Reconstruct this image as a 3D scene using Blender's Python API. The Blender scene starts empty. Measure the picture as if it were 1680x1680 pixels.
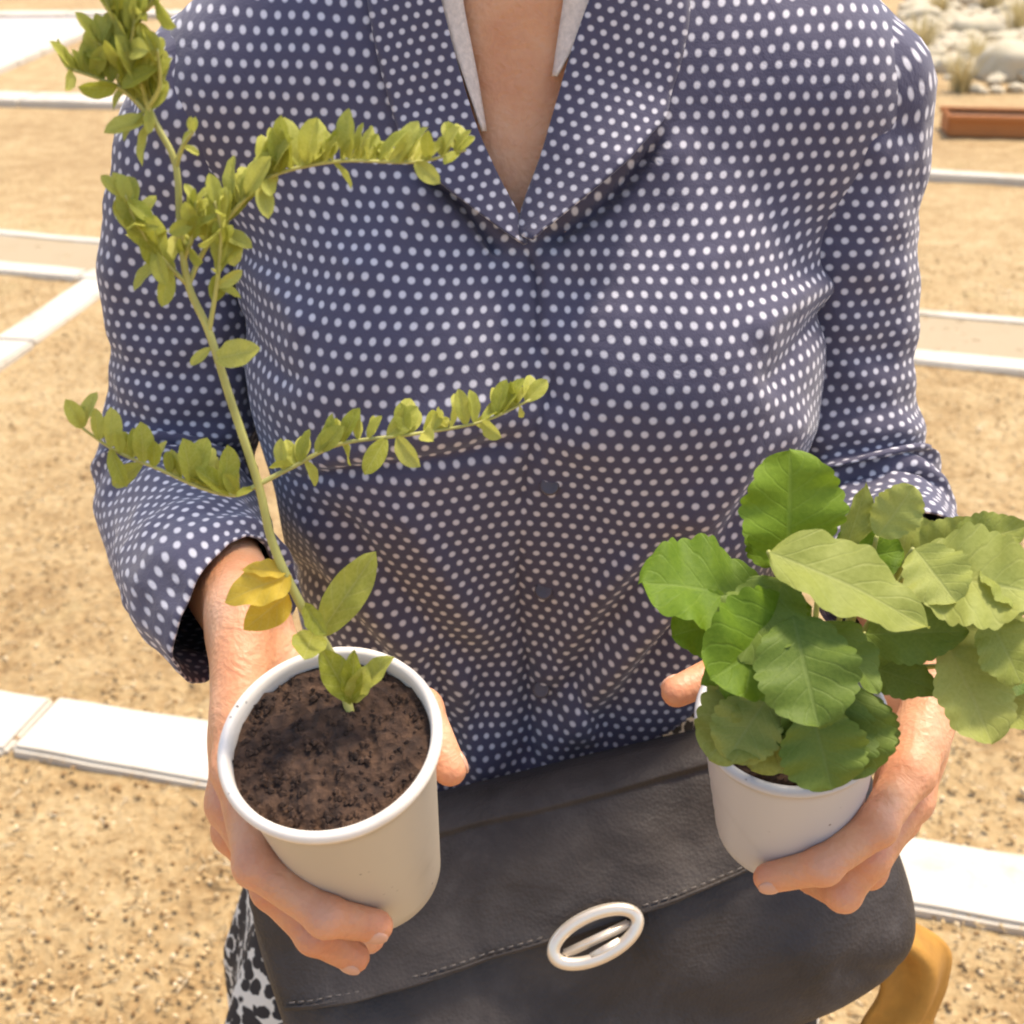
import bpy, bmesh, math, random
import numpy as np
from mathutils import Vector, Matrix, noise
from mathutils.bvhtree import BVHTree

random.seed(7)
rng = np.random.default_rng(7)
R = math.radians
sc = bpy.context.scene
COL = sc.collection

# ------------------------------------------------------------------ camera, sky, sun, exposure
CAM_H, PITCH, FOV = 1.45, R(28), R(45)
T = math.tan(FOV / 2)
cp, sp = math.cos(PITCH), math.sin(PITCH)
cam_data = bpy.data.cameras.new('camera')
cam = bpy.data.objects.new('camera', cam_data)
COL.objects.link(cam)
cam.location = (0, 0, CAM_H)
cam.rotation_euler = (math.pi / 2 - PITCH, 0, 0)
cam_data.sensor_width = 36
cam_data.angle = FOV
cam_data.clip_start = 0.02
cam_data.clip_end = 2000
cam_data.dof.use_dof = True
cam_data.dof.focus_distance = 0.64
cam_data.dof.aperture_fstop = 13
sc.camera = cam

SUN_EL, SUN_AZ = R(69), R(52)          # azimuth: 0 = straight behind her (+Y), positive towards +X
world = bpy.data.worlds.new('World')
sc.world = world
world.use_nodes = True
wn = world.node_tree
bg = wn.nodes['Background']
sky = wn.nodes.new('ShaderNodeTexSky')
sky.sky_type = 'NISHITA'
sky.sun_disc = False
sky.sun_elevation = SUN_EL
sky.sun_rotation = SUN_AZ
sky.dust_density = 2.5
sky.air_density = 1.0
wn.links.new(sky.outputs[0], bg.inputs[0])
bg.inputs[1].default_value = 0.14
sun_d = bpy.data.lights.new('sun', 'SUN')
sun_d.energy = 2.3
sun_d.angle = R(10)
sun_d.color = (1.0, 0.89, 0.73)
sun = bpy.data.objects.new('sun', sun_d)
COL.objects.link(sun)
sdir = Vector((math.sin(SUN_AZ) * math.cos(SUN_EL), math.cos(SUN_AZ) * math.cos(SUN_EL), math.sin(SUN_EL)))
sun.rotation_euler = sdir.to_track_quat('Z', 'Y').to_euler()
sun.location = sdir * 20
vs = sc.view_settings
vs.view_transform = 'Standard'
vs.look = 'None'
vs.gamma = 1
vs.exposure = 1.13
vs.use_curve_mapping = False
sc.cycles.use_denoising = True
sc.cycles.pixel_filter_type = 'BLACKMAN_HARRIS'
sc.cycles.filter_width = 2.0
sc.cycles.max_bounces = 6
sc.cycles.diffuse_bounces = 4
sc.cycles.glossy_bounces = 2
sc.cycles.transmission_bounces = 3

# ------------------------------------------------------------------ coordinates
FWD = np.array([0, cp, -sp]); UP = np.array([0, sp, cp]); RT = np.array([1.0, 0, 0])
ORG = np.array([0, 0, CAM_H])
def ray(px, py):
    return FWD + (px - 840) / 840 * T * RT + (840 - py) / 840 * T * UP
def W(px, py, d):            # picture position + distance along the view axis -> place
    return Vector(ORG + ray(px, py) * d)
def WY(px, py, y):           # ... + distance in front of the camera (world y)
    r = ray(px, py); return Vector(ORG + r * (y / r[1]))
def WG(px, py, z=0.0):       # ... on the level z
    r = ray(px, py); return Vector(ORG + r * ((z - CAM_H) / r[2]))
def to_px(P):
    Q = np.asarray(P) - ORG
    d = Q @ FWD
    return 840 + (Q @ RT) / d / T * 840, 840 - (Q @ UP) / d / T * 840

# ------------------------------------------------------------------ object helpers
def tag(o, label=None, cat=None, group=None, kind=None):
    if label: o['label'] = label
    if cat: o['category'] = cat
    if group: o['group'] = group
    if kind: o['kind'] = kind
    return o
def empty(name, loc, label, cat, group=None):
    o = bpy.data.objects.new(name, None)
    o.empty_display_size = 0.05
    COL.objects.link(o); o.location = loc
    return tag(o, label, cat, group)
def link(name, me, mat=None, parent=None, smooth=True):
    o = bpy.data.objects.new(name, me)
    COL.objects.link(o)
    if mat is not None and not me.materials: me.materials.append(mat)
    if smooth and len(me.polygons):
        me.polygons.foreach_set('use_smooth', [True] * len(me.polygons))
    if parent is not None: o.parent = parent
    return o
def world_off(parent):       # total translation of a parent chain (only translations are used for parents)
    v = Vector((0, 0, 0))
    while parent is not None:
        v += parent.location; parent = parent.parent
    return v
def obj(name, verts, faces, mat, parent=None, smooth=True, uv=None):
    """verts are world positions; stored relative to the parent"""
    off = world_off(parent) if parent is not None else Vector((0, 0, 0))
    me = bpy.data.meshes.new(name)
    me.from_pydata([(v[0] - off.x, v[1] - off.y, v[2] - off.z) for v in verts], [], faces)
    if uv is not None:
        l = me.uv_layers.new(name='UVMap')
        idx = np.empty(len(me.loops), dtype=np.int32); me.loops.foreach_get('vertex_index', idx)
        l.data.foreach_set('uv', np.asarray(uv, dtype=np.float32)[idx].ravel())
    me.update()
    return link(name, me, mat, parent, smooth)
def inst(name, me, M, parent):
    """shared mesh placed by world matrix M under a translated-only parent"""
    o = bpy.data.objects.new(name, me); COL.objects.link(o)
    if parent is not None:
        o.parent = parent
        M = Matrix.Translation(-world_off(parent)) @ M
    o.matrix_local = M
    return o
def solidify(o, t, offset=-1):
    m = o.modifiers.new('thickness', 'SOLIDIFY'); m.thickness = t; m.offset = offset; return m
def subsurf(o, n=1):
    m = o.modifiers.new('smooth', 'SUBSURF'); m.levels = n; m.render_levels = n
def bevel(o, w, s=2):
    m = o.modifiers.new('bevel', 'BEVEL'); m.width = w; m.segments = s; m.limit_method = 'ANGLE'

def catmull(pts, n):
    pts = [Vector(p) for p in pts]
    P = [pts[0] * 2 - pts[1]] + pts + [pts[-1] * 2 - pts[-2]]
    out = []
    for i in range(1, len(P) - 2):
        for k in range(n):
            t = k / n
            a, b, c, d = P[i - 1], P[i], P[i + 1], P[i + 2]
            out.append(0.5 * ((2 * b) + (c - a) * t + (2 * a - 5 * b + 4 * c - d) * t * t + (3 * b - a - 3 * c + d) * t ** 3))
    out.append(pts[-1].copy())
    return out
def tube(path, radii, seg=8, caps=True):
    """verts, faces, uv of a tube swept along path"""
    n = len(path)
    if not hasattr(radii, '__len__'): radii = [radii] * n
    V_, F_, UV = [], [], []
    tan = [(path[min(i + 1, n - 1)] - path[max(i - 1, 0)]).normalized() for i in range(n)]
    ref = Vector((0, 0, 1)) if abs(tan[0].z) < .9 else Vector((1, 0, 0))
    nx = tan[0].cross(ref).normalized(); L = 0
    for i in range(n):
        nx = (nx - tan[i] * nx.dot(tan[i])).normalized(); ny = tan[i].cross(nx)
        if i: L += (path[i] - path[i - 1]).length
        for k in range(seg):
            a = 2 * math.pi * k / seg
            V_.append(path[i] + (nx * math.cos(a) + ny * math.sin(a)) * radii[i]); UV.append((a * radii[i], L))
    for i in range(n - 1):
        for k in range(seg):
            k2 = (k + 1) % seg
            F_.append((i * seg + k, i * seg + k2, (i + 1) * seg + k2, (i + 1) * seg + k))
    if caps:
        F_.append(tuple(range(seg))[::-1]); F_.append(tuple((n - 1) * seg + k for k in range(seg)))
    return V_, F_, UV
def lathe(profile, M, seg=64):
    """profile [(r,h)] about local z, placed by M"""
    V_, F_ = [], []
    for r, h in profile:
        for k in range(seg):
            a = 2 * math.pi * k / seg
            V_.append(M @ Vector((r * math.cos(a), r * math.sin(a), h)))
    for i in range(len(profile) - 1):
        for k in range(seg):
            k2 = (k + 1) % seg
            F_.append((i * seg + k, i * seg + k2, (i + 1) * seg + k2, (i + 1) * seg + k))
    return V_, F_
def frame(zdir, xhint=Vector((1, 0, 0))):
    z = zdir.normalized(); x = (xhint - z * xhint.dot(z)).normalized(); y = z.cross(x)
    return Matrix((x, y, z)).transposed().to_4x4()

# ------------------------------------------------------------------ materials
class NT:
    def __init__(s, name):
        s.m = bpy.data.materials.new(name); s.m.use_nodes = True
        s.t = s.m.node_tree; s.b = s.t.nodes['Principled BSDF']; s.out = s.t.nodes['Material Output']
    def n(s, typ, **kw):
        nd = s.t.nodes.new(typ)
        for k, v in kw.items(): setattr(nd, k, v)
        return nd
    def put(s, sock, v):
        if v is None: return
        if hasattr(v, 'is_linked') or isinstance(v, bpy.types.NodeSocket): s.t.links.new(v, sock)
        else: sock.default_value = v
    def math(s, op, a, b=None, c=None):
        nd = s.n('ShaderNodeMath', operation=op)
        for i, v in enumerate((a, b, c)): s.put(nd.inputs[i], v)
        return nd.outputs[0]
    def noise(s, scale, detail=4, rough=.55, vec=None, dist=0):
        nd = s.n('ShaderNodeTexNoise'); nd.inputs['Scale'].default_value = scale; nd.inputs['Detail'].default_value = detail
        nd.inputs['Roughness'].default_value = rough; nd.inputs['Distortion'].default_value = dist
        if vec is not None: s.t.links.new(vec, nd.inputs['Vector'])
        return nd
    def voro(s, scale, vec=None, feature='F1', rnd=1.0):
        nd = s.n('ShaderNodeTexVoronoi', feature=feature); nd.inputs['Scale'].default_value = scale
        nd.inputs['Randomness'].default_value = rnd
        if vec is not None: s.t.links.new(vec, nd.inputs['Vector'])
        return nd
    def ramp(s, fac, stops):
        nd = s.n('ShaderNodeValToRGB'); e = nd.color_ramp.elements
        while len(e) < len(stops): e.new(.5)
        for el, (p, c) in zip(e, stops): el.position = p; el.color = (*c, 1) if len(c) == 3 else c
        s.t.links.new(fac, nd.inputs[0]); return nd.outputs[0]
    def mix(s, fac, a, b, mode='MIX'):
        nd = s.n('ShaderNodeMix', data_type='RGBA', blend_type=mode)
        s.put(nd.inputs[0], fac)
        s.put(nd.inputs[6], (*a, 1) if isinstance(a, tuple) and len(a) == 3 else a)
        s.put(nd.inputs[7], (*b, 1) if isinstance(b, tuple) and len(b) == 3 else b)
        return nd.outputs[2]
    def smooth(s, v, a, b):
        nd = s.n('ShaderNodeMapRange', interpolation_type='SMOOTHSTEP')
        s.put(nd.inputs[0], v); nd.inputs[1].default_value = a; nd.inputs[2].default_value = b
        return nd.outputs[0]
    def coord(s, which='Object'): return s.n('ShaderNodeTexCoord').outputs[which]
    def geo(s, which): return s.n('ShaderNodeNewGeometry').outputs[which]
    def col(s, c): s.put(s.b.inputs['Base Color'], (*c, 1) if isinstance(c, tuple) and len(c) == 3 else c)
    def set(s, **kw):
        for k, v in kw.items(): s.put(s.b.inputs[k.replace('_', ' ')], v)
    def bump(s, h, strength=.3, dist=.001):
        nd = s.n('ShaderNodeBump'); nd.inputs['Strength'].default_value = strength; nd.inputs['Distance'].default_value = dist
        s.t.links.new(h, nd.inputs['Height']); s.t.links.new(nd.outputs[0], s.b.inputs['Normal'])

def m_polka():
    s = NT('polka_fabric')
    uvn = s.n('ShaderNodeUVMap'); uv = uvn.outputs[0]
    nz = s.noise(14, 2, .5, uv)
    off = s.n('ShaderNodeVectorMath', operation='MULTIPLY_ADD')
    s.t.links.new(nz.outputs['Color'], off.inputs[0]); off.inputs[1].default_value = (.006, .006, 0); s.t.links.new(uv, off.inputs[2])
    sep = s.n('ShaderNodeSeparateXYZ'); s.t.links.new(off.outputs[0], sep.inputs[0])
    cs, rs, rad = .0087, .0081, .00195
    row = s.math('DIVIDE', sep.outputs[1], rs); fl = s.math('FLOOR', row)
    par = s.math('MULTIPLY', s.math('FRACT', s.math('MULTIPLY', fl, .5)), 1.0)
    u = s.math('ADD', s.math('DIVIDE', sep.outputs[0], cs), par)
    fu = s.math('MULTIPLY', s.math('SUBTRACT', s.math('FRACT', u), .5), cs)
    fv = s.math('MULTIPLY', s.math('SUBTRACT', s.math('FRACT', row), .5), rs)
    d = s.math('SQRT', s.math('ADD', s.math('MULTIPLY', fu, fu), s.math('MULTIPLY', fv, fv)))
    k = s.smooth(d, rad + .0009, rad - .0008)
    big = s.noise(5, 3, .5, s.coord())
    base = s.mix(big.outputs[0], (.060, .055, .104), (.086, .075, .104))
    s.col(s.mix(k, base, (.62, .58, .60)))
    s.set(Roughness=.75, Sheen_Weight=.25, Sheen_Roughness=.5)
    s.b.inputs['Specular IOR Level'].default_value = .25
    weave = s.noise(900, 2, .5, uv); cr = s.noise(45, 4, .6, s.coord(), .6)
    h = s.math('ADD', s.math('MULTIPLY', weave.outputs[0], .15), cr.outputs[0])
    s.bump(h, .35, .004)
    return s.m
def m_skin():
    s = NT('skin')
    n1 = s.noise(28, 4, .6, s.coord()); n2 = s.noise(260, 3, .6, s.coord())
    c = s.ramp(n1.outputs[0], [(.25, (.58, .235, .105)), (.5, (.68, .33, .165)), (.8, (.73, .42, .25))])
    c = s.mix(s.math('MULTIPLY', s.smooth(n2.outputs[0], .55, .8), .25), c, (.48, .17, .08))
    at = s.n('ShaderNodeAttribute'); at.attribute_name = 'flush'
    c = s.mix(s.math('MULTIPLY', at.outputs['Fac'], .55), c, (.66, .22, .12))
    s.col(c)
    s.set(Roughness=.5, Subsurface_Weight=.25, Subsurface_Scale=.006)
    s.b.inputs['Subsurface Radius'].default_value = (1, .35, .2)
    cr = s.voro(330, s.coord()); w = s.noise(75, 4, .6, s.coord(), 1.2)
    h = s.math('ADD', s.math('MULTIPLY', cr.outputs[0], .25), w.outputs[0]); s.bump(h, .55, .0022)
    return s.m
def m_simple(name, c, rough=.5, metal=0, nscale=40, var=.15, bump=.2, bdist=.001, spec=.5):
    s = NT(name)
    n = s.noise(nscale, 5, .6, s.coord())
    lo = tuple(x * (1 - var) for x in c); hi = tuple(min(1, x * (1 + var)) for x in c)
    s.col(s.ramp(n.outputs[0], [(.3, lo), (.7, hi)]))
    s.set(Roughness=rough, Metallic=metal); s.b.inputs['Specular IOR Level'].default_value = spec
    if bump: s.bump(n.outputs[0], bump, bdist)
    return s.m
def m_leather():
    s = NT('charcoal_leather')
    n = s.noise(13, 6, .68, s.coord(), .8); v = s.voro(420, s.coord()); w = s.noise(16, 4, .6, s.coord(), 1.0)
    s.col(s.ramp(n.outputs[0], [(.3, (.034, .027, .023)), (.52, (.058, .047, .041)), (.75, (.098, .083, .073))]))
    s.put(s.b.inputs['Roughness'], s.ramp(n.outputs[0], [(.3, (.52,) * 3), (.7, (.72,) * 3)]))
    s.b.inputs['Specular IOR Level'].default_value = .3
    h = s.math('ADD', s.math('MULTIPLY', v.outputs[0], .12), w.outputs[0]); s.bump(h, .5, .006)
    return s.m
def m_leaf(name, lo, hi, vein, trans=.35, nveins=8.0, rough=.58):
    s = NT(name)
    uv = s.n('ShaderNodeUVMap').outputs[0]
    sep = s.n('ShaderNodeSeparateXYZ'); s.t.links.new(uv, sep.inputs[0])
    av = s.math('ABSOLUTE', s.math('SUBTRACT', sep.outputs[1], .5))
    ph = s.math('FRACT', s.math('MULTIPLY', s.math('SUBTRACT', sep.outputs[0], s.math('MULTIPLY', av, .55)), nveins))
    sv = s.smooth(s.math('ABSOLUTE', s.math('SUBTRACT', ph, .5)), .12, .0)
    mv = s.smooth(av, .035, .006)
    vv = s.math('MAXIMUM', s.math('MULTIPLY', sv, .55), mv)
    oi = s.n('ShaderNodeObjectInfo')
    n = s.noise(26, 4, .6, s.coord())
    f = s.math('ADD', s.math('MULTIPLY', n.outputs[0], .6), s.math('MULTIPLY', oi.outputs['Random'], .45))
    c = s.ramp(f, [(.2, lo), (.85, hi)])
    c = s.mix(s.math('MULTIPLY', vv, .22), c, vein)
    s.col(c); s.set(Roughness=rough); s.b.inputs['Specular IOR Level'].default_value = .25
    s.bump(s.math('SUBTRACT', s.math('MULTIPLY', n.outputs[0], .7), vv), .3, .0011)
    tr = s.n('ShaderNodeBsdfTranslucent'); s.t.links.new(c, tr.inputs[0])
    mx = s.n('ShaderNodeMixShader'); mx.inputs[0].default_value = trans
    s.t.links.new(s.b.outputs[0], mx.inputs[1]); s.t.links.new(tr.outputs[0], mx.inputs[2]); s.t.links.new(mx.outputs[0], s.out.inputs[0])
    return s.m
def m_cup(name, c):
    s = NT(name)
    n = s.noise(30, 5, .6, s.coord()); d = s.noise(9, 4, .6, s.coord(), .8); sp_ = s.voro(160, s.coord())
    cc = s.mix(s.smooth(d.outputs[0], .5, .75), c, tuple(x * .74 for x in (c[0], c[1] * .97, c[2] * .92)))
    dots = s.math('MULTIPLY', s.smooth(sp_.outputs[0], .16, .06), s.smooth(n.outputs[0], .55, .66))
    s.col(s.mix(dots, cc, (.10, .065, .04))); s.set(Roughness=.42)
    s.bump(n.outputs[0], .12, .001)
    return s.m
def m_soil():
    s = NT('potting_soil')
    n = s.noise(110, 6, .7, s.coord()); v = s.voro(170, s.coord())
    s.col(s.ramp(n.outputs[0], [(.3, (.018, .009, .005)), (.52, (.058, .028, .014)), (.7, (.115, .060, .031)), (.8, (.21, .12, .065))]))
    s.set(Roughness=.95); s.bump(s.math('ADD', n.outputs[0], v.outputs[0]), .8, .004)
    return s.m
def m_ground():
    s = NT('dry_ground')
    P = s.geo('Position')
    a = s.noise(.7, 5, .6, P); b = s.noise(9, 6, .65, P); c = s.noise(55, 5, .7, P); v = s.voro(38, P)
    f = s.math('ADD', s.math('MULTIPLY', a.outputs[0], .35), s.math('ADD', s.math('MULTIPLY', b.outputs[0], .35), s.math('MULTIPLY', c.outputs[0], .4)))
    col = s.ramp(f, [(.38, (.20, .110, .038)), (.49, (.36, .225, .090)), (.58, (.47, .32, .145)), (.72, (.60, .45, .25))])
    g = s.smooth(s.noise(3.2, 4, .6, P).outputs[0], .58, .75)
    s.col(s.mix(s.math('MULTIPLY', g, .35), col, (.30, .25, .09)))
    s.set(Roughness=.95); s.bump(s.math('ADD', c.outputs[0], s.math('MULTIPLY', v.outputs[0], .6)), .8, .02)
    return s.m
def m_chips():
    s = NT('straw_and_chips')
    r = s.geo('Random Per Island')
    c = s.ramp(r, [(.0, (.17, .09, .03)), (.18, (.32, .185, .068)), (.5, (.46, .30, .125)), (.8, (.56, .40, .20)), (1, (.70, .55, .34))])
    s.col(c); s.set(Roughness=.9)
    return s.m
def m_concrete(name, c, dirt=(.42, .33, .22), amt=.5):
    s = NT(name)
    P = s.geo('Position')
    a = s.noise(5, 5, .65, P); b = s.noise(70, 5, .7, P)
    k = s.math('MULTIPLY', s.smooth(a.outputs[0], .5, .72), amt)
    cc = s.mix(k, c, dirt)
    s.col(s.mix(s.math('MULTIPLY', s.smooth(b.outputs[0], .6, .8), .5), cc, tuple(x * .7 for x in dirt)))
    s.set(Roughness=.85); s.bump(b.outputs[0], .5, .004)
    return s.m
def m_print():
    s = NT('animal_print_fabric')
    uv = s.n('ShaderNodeUVMap').outputs[0]
    n = s.noise(40, 3, .6, uv)
    off = s.n('ShaderNodeVectorMath', operation='MULTIPLY_ADD'); s.t.links.new(n.outputs['Color'], off.inputs[0])
    off.inputs[1].default_value = (.014, .014, 0); s.t.links.new(uv, off.inputs[2])
    v = s.voro(88, off.outputs[0], rnd=.85); k = s.smooth(v.outputs[0], .66, .57)
    s.col(s.mix(k, (.72, .66, .56), (.016, .014, .017))); s.set(Roughness=.8)
    s.bump(s.noise(30, 3, .5, uv).outputs[0], .3, .003)
    return s.m

M_POLKA, M_SKIN, M_LEATHER = m_polka(), m_skin(), m_leather()
M_METAL = m_simple('pale_cream_metal', (.80, .69, .55), .32, .55, 60, .06, .1)
M_THREAD = m_simple('waxed_thread', (.13, .11, .095), .7, 0, 60, .2, .1)
M_TRIM = m_simple('white_lace', (.70, .58, .48), .85, 0, 300, .15, .5, .001)
M_BUTTON = m_simple('brown_button', (.10, .075, .075), .4, 0, 60, .2, .1)
M_NAIL = m_simple('fingernail', (.64, .34, .22), .35, 0, 30, .06, 0)
M_HAIR = m_simple('dark_hair', (.035, .02, .012), .5, 0, 90, .4, .6, .004)
M_SHOE = m_simple('shoe_leather', (.05, .035, .03), .5)
M_CUPW, M_CUPG = m_cup('white_cup_shaded_side', (.53, .455, .35)), m_cup('grey_white_cup_plastic', (.53, .50, .485))  # shade and warm bounce put into the white cup's side colour, unlike its rim
M_RIM = m_cup('white_cup_rim', (.80, .71, .60))
M_SOIL = m_soil()
M_STEM = m_simple('seedling_stem', (.44, .41, .11), .55, 0, 60, .2, .3)
M_PETIOLE = m_simple('petiole', (.36, .36, .10), .5, 0, 60, .2, .3)
M_SEED = m_leaf('seedling_leaflet', (.30, .32, .025), (.60, .58, .13), (.70, .68, .30), .42, 5, .5)
M_YELLOW = m_leaf('yellowed_leaf', (.66, .43, .03), (.82, .62, .09), (.62, .55, .25), .4, 6, .55)
M_LEAFG = m_leaf('broad_green_leaf', (.12, .205, .010), (.24, .34, .026), (.30, .40, .08), .36, 7)
M_LEAFP = m_leaf('broad_pale_leaf', (.25, .28, .045), (.42, .44, .11), (.48, .49, .19), .38, 7)
M_LEAFD = m_leaf('broad_dark_leaf', (.085, .135, .014), (.18, .235, .036), (.24, .29, .085), .25, 7)
M_GROUND, M_CHIPS = m_ground(), m_chips()
M_KERB = m_concrete('white_painted_concrete', (.57, .505, .405), (.40, .31, .20), .75)
M_PATH = m_concrete('grey_paving', (.37, .28, .165), (.33, .25, .14), .7)
M_PAVE = m_concrete('pale_paving', (.50, .43, .38), (.42, .33, .24), .6)
M_TERRA = m_concrete('rust_terracotta', (.44, .165, .045), (.34, .13, .04), .6)
M_ROCK = m_concrete('pale_rock', (.52, .44, .30), (.42, .34, .20), .7)
M_DRY = m_leaf('dry_grass', (.40, .31, .13), (.60, .50, .26), (.6, .5, .3), .3, 3, .8)
M_PRINT = m_print()
M_OCHRE = m_simple('ochre_cloth', (.42, .20, .03), .9, 0, 25, .2, .4, .006)

# ------------------------------------------------------------------ the ground
def ground():
    n = 90
    xs = np.concatenate([-np.geomspace(400, 3, 14), np.linspace(-2.8, 2.8, 70), np.geomspace(3, 400, 14)])
    ys = np.concatenate([[-400, -100, -30, -10, -3, -1], np.linspace(-.5, 8, 110), np.geomspace(8.3, 600, 24)])
    V_, F_ = [], []
    for y in ys:
        for x in xs:
            z = 0
            if abs(x) < 6 and -1 < y < 20:
                z = .010 * noise.noise((x * 2.1, y * 2.1, 0)) + .005 * noise.noise((x * 9, y * 9, 3)) - .006
            V_.append((x, y, z))
    nx = len(xs)
    for j in range(len(ys) - 1):
        for i in range(nx - 1):
            F_.append((j * nx + i, j * nx + i + 1, (j + 1) * nx + i + 1, (j + 1) * nx + i))
    g = obj('ground', V_, F_, M_GROUND); tag(g, 'straw-coloured dry ground of the yard', 'ground', kind='structure')
ground()
def chips():
    """uncountable straw and wood chips lying on the ground"""
    V_, F_ = [], []
    def add(p, L, w, h, yaw, tilt):
        b = len(V_)
        ca, sa = math.cos(yaw), math.sin(yaw)
        prof = [(-.5, 0), (-.2, -.5), (.25, -.42), (.5, .05), (.2, .5), (-.28, .4)]
        for top in (0, 1):
            for (a, c) in prof:
                k = 1 if not top else .7
                x, y = a * L * k * random.uniform(.8, 1.15), c * w * k * random.uniform(.8, 1.15)
                V_.append((p[0] + x * ca - y * sa, p[1] + x * sa + y * ca, p[2] + top * h + x * tilt))
        F_.append(tuple(b + 6 + i for i in range(6)))
        for i in range(6):
            j = (i + 1) % 6; F_.append((b + i, b + j, b + 6 + j, b + 6 + i))
    for _ in range(21000):
        y = .95 + 4.2 * random.random() ** 1.7
        x = random.uniform(-1, 1) * (.42 * y + .45)
        if abs(x) < .30 * y - .05 and random.random() < .75: continue
        big = random.random()
        if random.random() < .35:
            add((x, y, random.uniform(-.002, .008)), random.uniform(.014, .036), random.uniform(.0016, .003), .0016, random.uniform(0, 6.3), random.uniform(-.25, .25))
        else:
            s = random.uniform(.005, .012) * (1.6 if big > .96 else 1)
            add((x, y, random.uniform(-.006, .003)), s, s * random.uniform(.5, .9), s * random.uniform(.25, .5), random.uniform(0, 6.3), random.uniform(-.35, .35))
    o = obj('straw_litter', V_, F_, M_CHIPS, smooth=False)
    tag(o, 'straw bits and wood chips scattered over the dry ground', 'straw', kind='stuff')
chips()

# ------------------------------------------------------------------ kerbs and paths
def kerb(a, b, w, h, blk, label, grp='white kerbs edging the garden plots'):
    a, b = Vector(a), Vector(b); d = (b - a); L = d.length; d.normalize(); nrm = Vector((-d.y, d.x))
    t = empty('kerb', (a.x, a.y, 0), label, 'kerb', grp)
    n = max(1, round(L / blk)); bl = L / n
    bm = bmesh.new(); bmesh.ops.create_cube(bm, size=1)
    for v in bm.verts: v.co = Vector((v.co.x * (bl - .008), v.co.y * w, v.co.z * (h + .06)))
    bmesh.ops.subdivide_edges(bm, edges=[e for e in bm.edges if abs((e.verts[0].co - e.verts[1].co).x) > bl * .5], cuts=5)
    bmesh.ops.bevel(bm, geom=[e for e in bm.edges if e.calc_face_angle(0) > 1], offset=.008, segments=2, affect='EDGES')
    me = bpy.data.meshes.new('kerb_block'); bm.to_mesh(me); bm.free()
    me.materials.append(M_KERB)
    for v in me.vertices:
        v.co += Vector((0, noise.noise(v.co * 9 + Vector((5, 0, 0))), noise.noise(v.co * 7))) * .004
    ang = math.atan2(d.y, d.x)
    for i in range(n):
        c = a + d * (bl * (i + .5)) + nrm * random.uniform(-.004, .004)
        inst('kerb_block', me, Matrix.Translation((c.x, c.y, (h - .06) / 2 + random.uniform(-.002, .002))) @ Matrix.Rotation(ang + random.uniform(-.006, .006), 4, 'Z'), t)
    return t
def line_pt(p, q, x):
    k = (x - p[0]) / (q[0] - p[0]); return (x, p[1] + k * (q[1] - p[1]))
def kerbs():
    A0, A1 = WG(0, 1163, .03), WG(1680, 1440, .03)
    kerb(line_pt(A0, A1, -1.9), line_pt(A0, A1, 2.1), .165, .014, .5, 'broad near white kerb passing behind her hips')
    B0, B1 = WG(0, 374, .03), WG(1680, 518, .03)
    kerb(line_pt(B0, B1, -4.6), line_pt(B0, B1, 4.4), .065, .014, 1.0, 'thin white kerb on the far side of the narrow grey path')
    C0, C1 = WG(0, 428, .03), WG(1680, 590, .03)
    kerb(line_pt(C0, C1, -4.6), line_pt(C0, C1, 4.2), .11, .014, 1.0, 'white kerb on the near side of the narrow grey path')
    d0, d1 = WG(168, 448, .03), WG(0, 562, .03); d2 = d1 + (d1 - d0) * .8
    kerb(d0.xy, d2.xy, .15, .014, .75, 'white kerb slanting towards the viewer at the left edge')
    kerb((-3.95, 9.2), (-3.93, 12.9), .22, .04, 1.0, 'white kerb running away between plots at the top left')
    kerb((-6.2, 9.0), (-1.2, 8.2), .30, .04, 1.0, 'white kerb crossing the left background behind the seedling')
    kerb((-8.5, 13.2), (-1.5, 13.6), .36, .04, 1.0, 'farthest white kerb at the top left corner')
    kerb((1.2, 6.62), (4.8, 5.6), .10, .03, 1.0, 'low worn kerb crossing in front of the rust planter')
    # grey strip between the kerbs B and C, and paved plots
    def sheet(name, pts, mat, z, lab):
        o = obj(name, [(p[0], p[1], z) for p in pts], [tuple(range(len(pts)))], mat, smooth=False); tag(o, lab, 'path', kind='structure')
    b0, b1, c0, c1 = line_pt(B0, B1, -4.6), line_pt(B0, B1, 4.4), line_pt(C0, C1, -4.6), line_pt(C0, C1, 4.2)
    sheet('path', [c0, c1, b1, b0], M_PATH, .006, 'narrow grey path between two white kerbs')
    sheet('paving', [(-9, 9.5), (-4.0, 8.7), (-4.0, 13.3), (-9, 13.1)], M_PAVE, .014, 'pale grey paving at the top left')
kerbs()

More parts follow.
